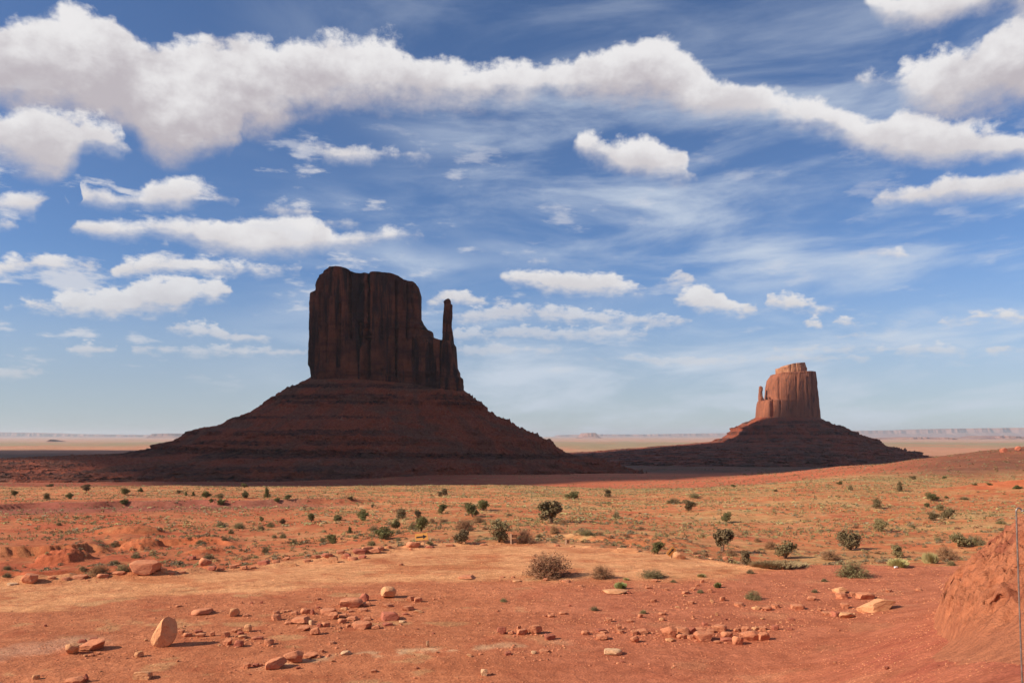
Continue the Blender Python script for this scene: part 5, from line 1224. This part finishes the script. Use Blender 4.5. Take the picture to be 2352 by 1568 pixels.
# ------------------------------------------------------------------ signs
def box(bm, x0, x1, y0, y1, z0, z1, bev=0.0):
    r = bmesh.ops.create_cube(bm, size=1.0)['verts']
    for v in r: v.co = Vector(((x0+x1)/2+v.co.x*(x1-x0), (y0+y1)/2+v.co.y*(y1-y0), (z0+z1)/2+v.co.z*(z1-z0)))
    if bev: bmesh.ops.bevel(bm, geom=list({e for v in r for e in v.link_edges}), offset=bev, segments=2, affect='EDGES')
def bobj(name, fn, mat, parent):
    bm = bmesh.new(); fn(bm); me = bpy.data.meshes.new(name); bm.to_mesh(me); bm.free(); me.materials.append(mat); return obj(name, me, parent)
m_yel = mat_flat('sign_yellow', (0.72, 0.36, 0.10), 0.5, var=.06, sc_=3)
m_blk = mat_flat('sign_black', (0.035, 0.035, 0.04), 0.5)
m_wood = mat_flat('weathered_wood', (0.42, 0.24, 0.14), 0.85, var=.25)
m_brn = mat_flat('brown_board', (0.17, 0.075, 0.04), 0.7, var=.2)
m_woodp = mat_flat('pale_wood', (0.60, 0.38, 0.24), 0.85, var=.15)
m_steel = mat_flat('rusty_steel', (0.30, 0.25, 0.22), 0.45, 0.8, var=.3, sc_=30)
def arrow_sign(px, py, w, h, tilt, yaw, lean, label, posts=True):
    X, Y, Z = hit(px, py, 120); e = empty('arrow_sign', (X, Y, Z)); e.rotation_euler = (0, 0, yaw); tag(e, label, 'sign', 'yellow arrow signs along the road')
    ph = .62 if posts else .34
    def rot(bm):
        from mathutils import Matrix
        bmesh.ops.transform(bm, matrix=Matrix.Translation((0, 0, ph+h/2)) @ Matrix.Rotation(lean, 4, 'X') @ Matrix.Rotation(-tilt, 4, 'Y'), verts=bm.verts)
    bobj('panel', lambda bm: (box(bm, -w/2, w/2, -.012, .012, -h/2, h/2, .006), rot(bm)), m_yel, e)
    def arr(bm):
        p = [(-.42, -.09), (.12, -.09), (.12, -.27), (.43, 0), (.12, .27), (.12, .09), (-.42, .09)]
        v0 = [bm.verts.new((a*w, -.022, b_*h*1.15)) for a, b_ in p]; v1 = [bm.verts.new((a*w, -.013, b_*h*1.15)) for a, b_ in p]
        bm.faces.new(v0); bm.faces.new(v1[::-1])
        for i in range(7): bm.faces.new((v0[i], v1[i], v1[(i+1) % 7], v0[(i+1) % 7]))
        rot(bm)
    bobj('arrow', arr, m_blk, e)
    for sx_ in ((-.12, .22) if posts else (.05,)):
        bobj('post', lambda bm: box(bm, sx_*w-.045, sx_*w+.045, .02, .09, -.3, ph+h*.45, .008), m_wood, e)
k_ = 74/F
arrow_sign(421.5, 546.5, 12.2*k_*1.0, 6.6*k_, .12, -.05, 0, 'yellow sign with black arrow pointing right, raised on posts at the road edge')
arrow_sign(671.2, 557.6, .80, .44, .82, .15, 0, 'tilted yellow sign whose black arrow points up, on a tan slab', posts=False)
X, Y, Z = hit(511, 543.3, 120); e = empty('trail_marker', (X, Y, Z)); tag(e, 'brown two board sign on a pale post beside the largest juniper', 'sign', 'brown wooden markers at the road edge')
h_ = 10.2*Y/F; w_ = 5.6*Y/F
bobj('post', lambda bm: box(bm, -.07, .07, -.05, .05, -.2, h_, .01), m_woodp, e)
bobj('board', lambda bm: box(bm, .07, w_, -.02, .03, h_*.62, h_*.93, .008), m_brn, e)
bobj('board', lambda bm: box(bm, .07, w_, -.02, .03, h_*.22, h_*.50, .008), m_brn, e)
bobj('post', lambda bm: box(bm, w_, w_+.06, -.04, .04, -.2, h_*.96, .008), m_brn, e)
X, Y, Z = hit(566.5, 544.5, 120); e = empty('trail_marker', (X, Y, Z)); tag(e, 'short pale post marker with a dark square panel, right of the grey shrub', 'sign', 'brown wooden markers at the road edge')
bobj('post', lambda bm: box(bm, -.13, -.02, -.05, .05, -.2, 5.6*Y/F, .01), m_woodp, e)
bobj('post', lambda bm: box(bm, .0, .05, -.05, .05, -.2, 5.4*Y/F, .01), m_woodp, e)
bobj('panel', lambda bm: box(bm, .05, 2.9*Y/F, -.02, .03, 1.9*Y/F, 5.4*Y/F, .008), m_brn, e)

# ------------------------------------------------------------------ steel stake near the camera, right
D_ = 6.0; zt = (HY-508.5)/F*D_; xt = (1016.2-512)/F*D_; xb_ = (1026.5-512)/F*D_
pts = [Vector((xb_, D_, -3.4)), Vector((xb_-.02, D_, -2.2)), Vector((xt+.016, D_, zt-.5)), Vector((xt, D_, zt-.02))]
for a in np.linspace(math.pi, -0.35, 12): pts.append(Vector((xt+.020+.020*math.cos(a), D_, zt-.012+.020*math.sin(a))))
for a in np.linspace(0, 4.6, 8): pts.append(Vector((xt+.051+.011*math.cos(math.pi-a), D_-.004*a, zt-.022-.011*math.sin(math.pi-a)*-1)))
cu = bpy.data.curves.new('stake', 'CURVE'); cu.dimensions = '3D'; cu.bevel_depth = .0062; cu.bevel_resolution = 3
sp = cu.splines.new('POLY'); sp.points.add(len(pts)-1)
for p, q_ in zip(sp.points, pts): p.co = (*q_, 1)
tmp = bpy.data.objects.new('tmp', cu); COL.objects.link(tmp)
dg = bpy.context.evaluated_depsgraph_get(); me = bpy.data.meshes.new_from_object(tmp.evaluated_get(dg)); bpy.data.objects.remove(tmp)
me.materials.clear(); me.materials.append(m_steel)
for p in me.polygons: p.use_smooth = True
o = obj('metal_stake', me); tag(o, 'thin leaning steel stake with a curled hook top at the right edge', 'stake')
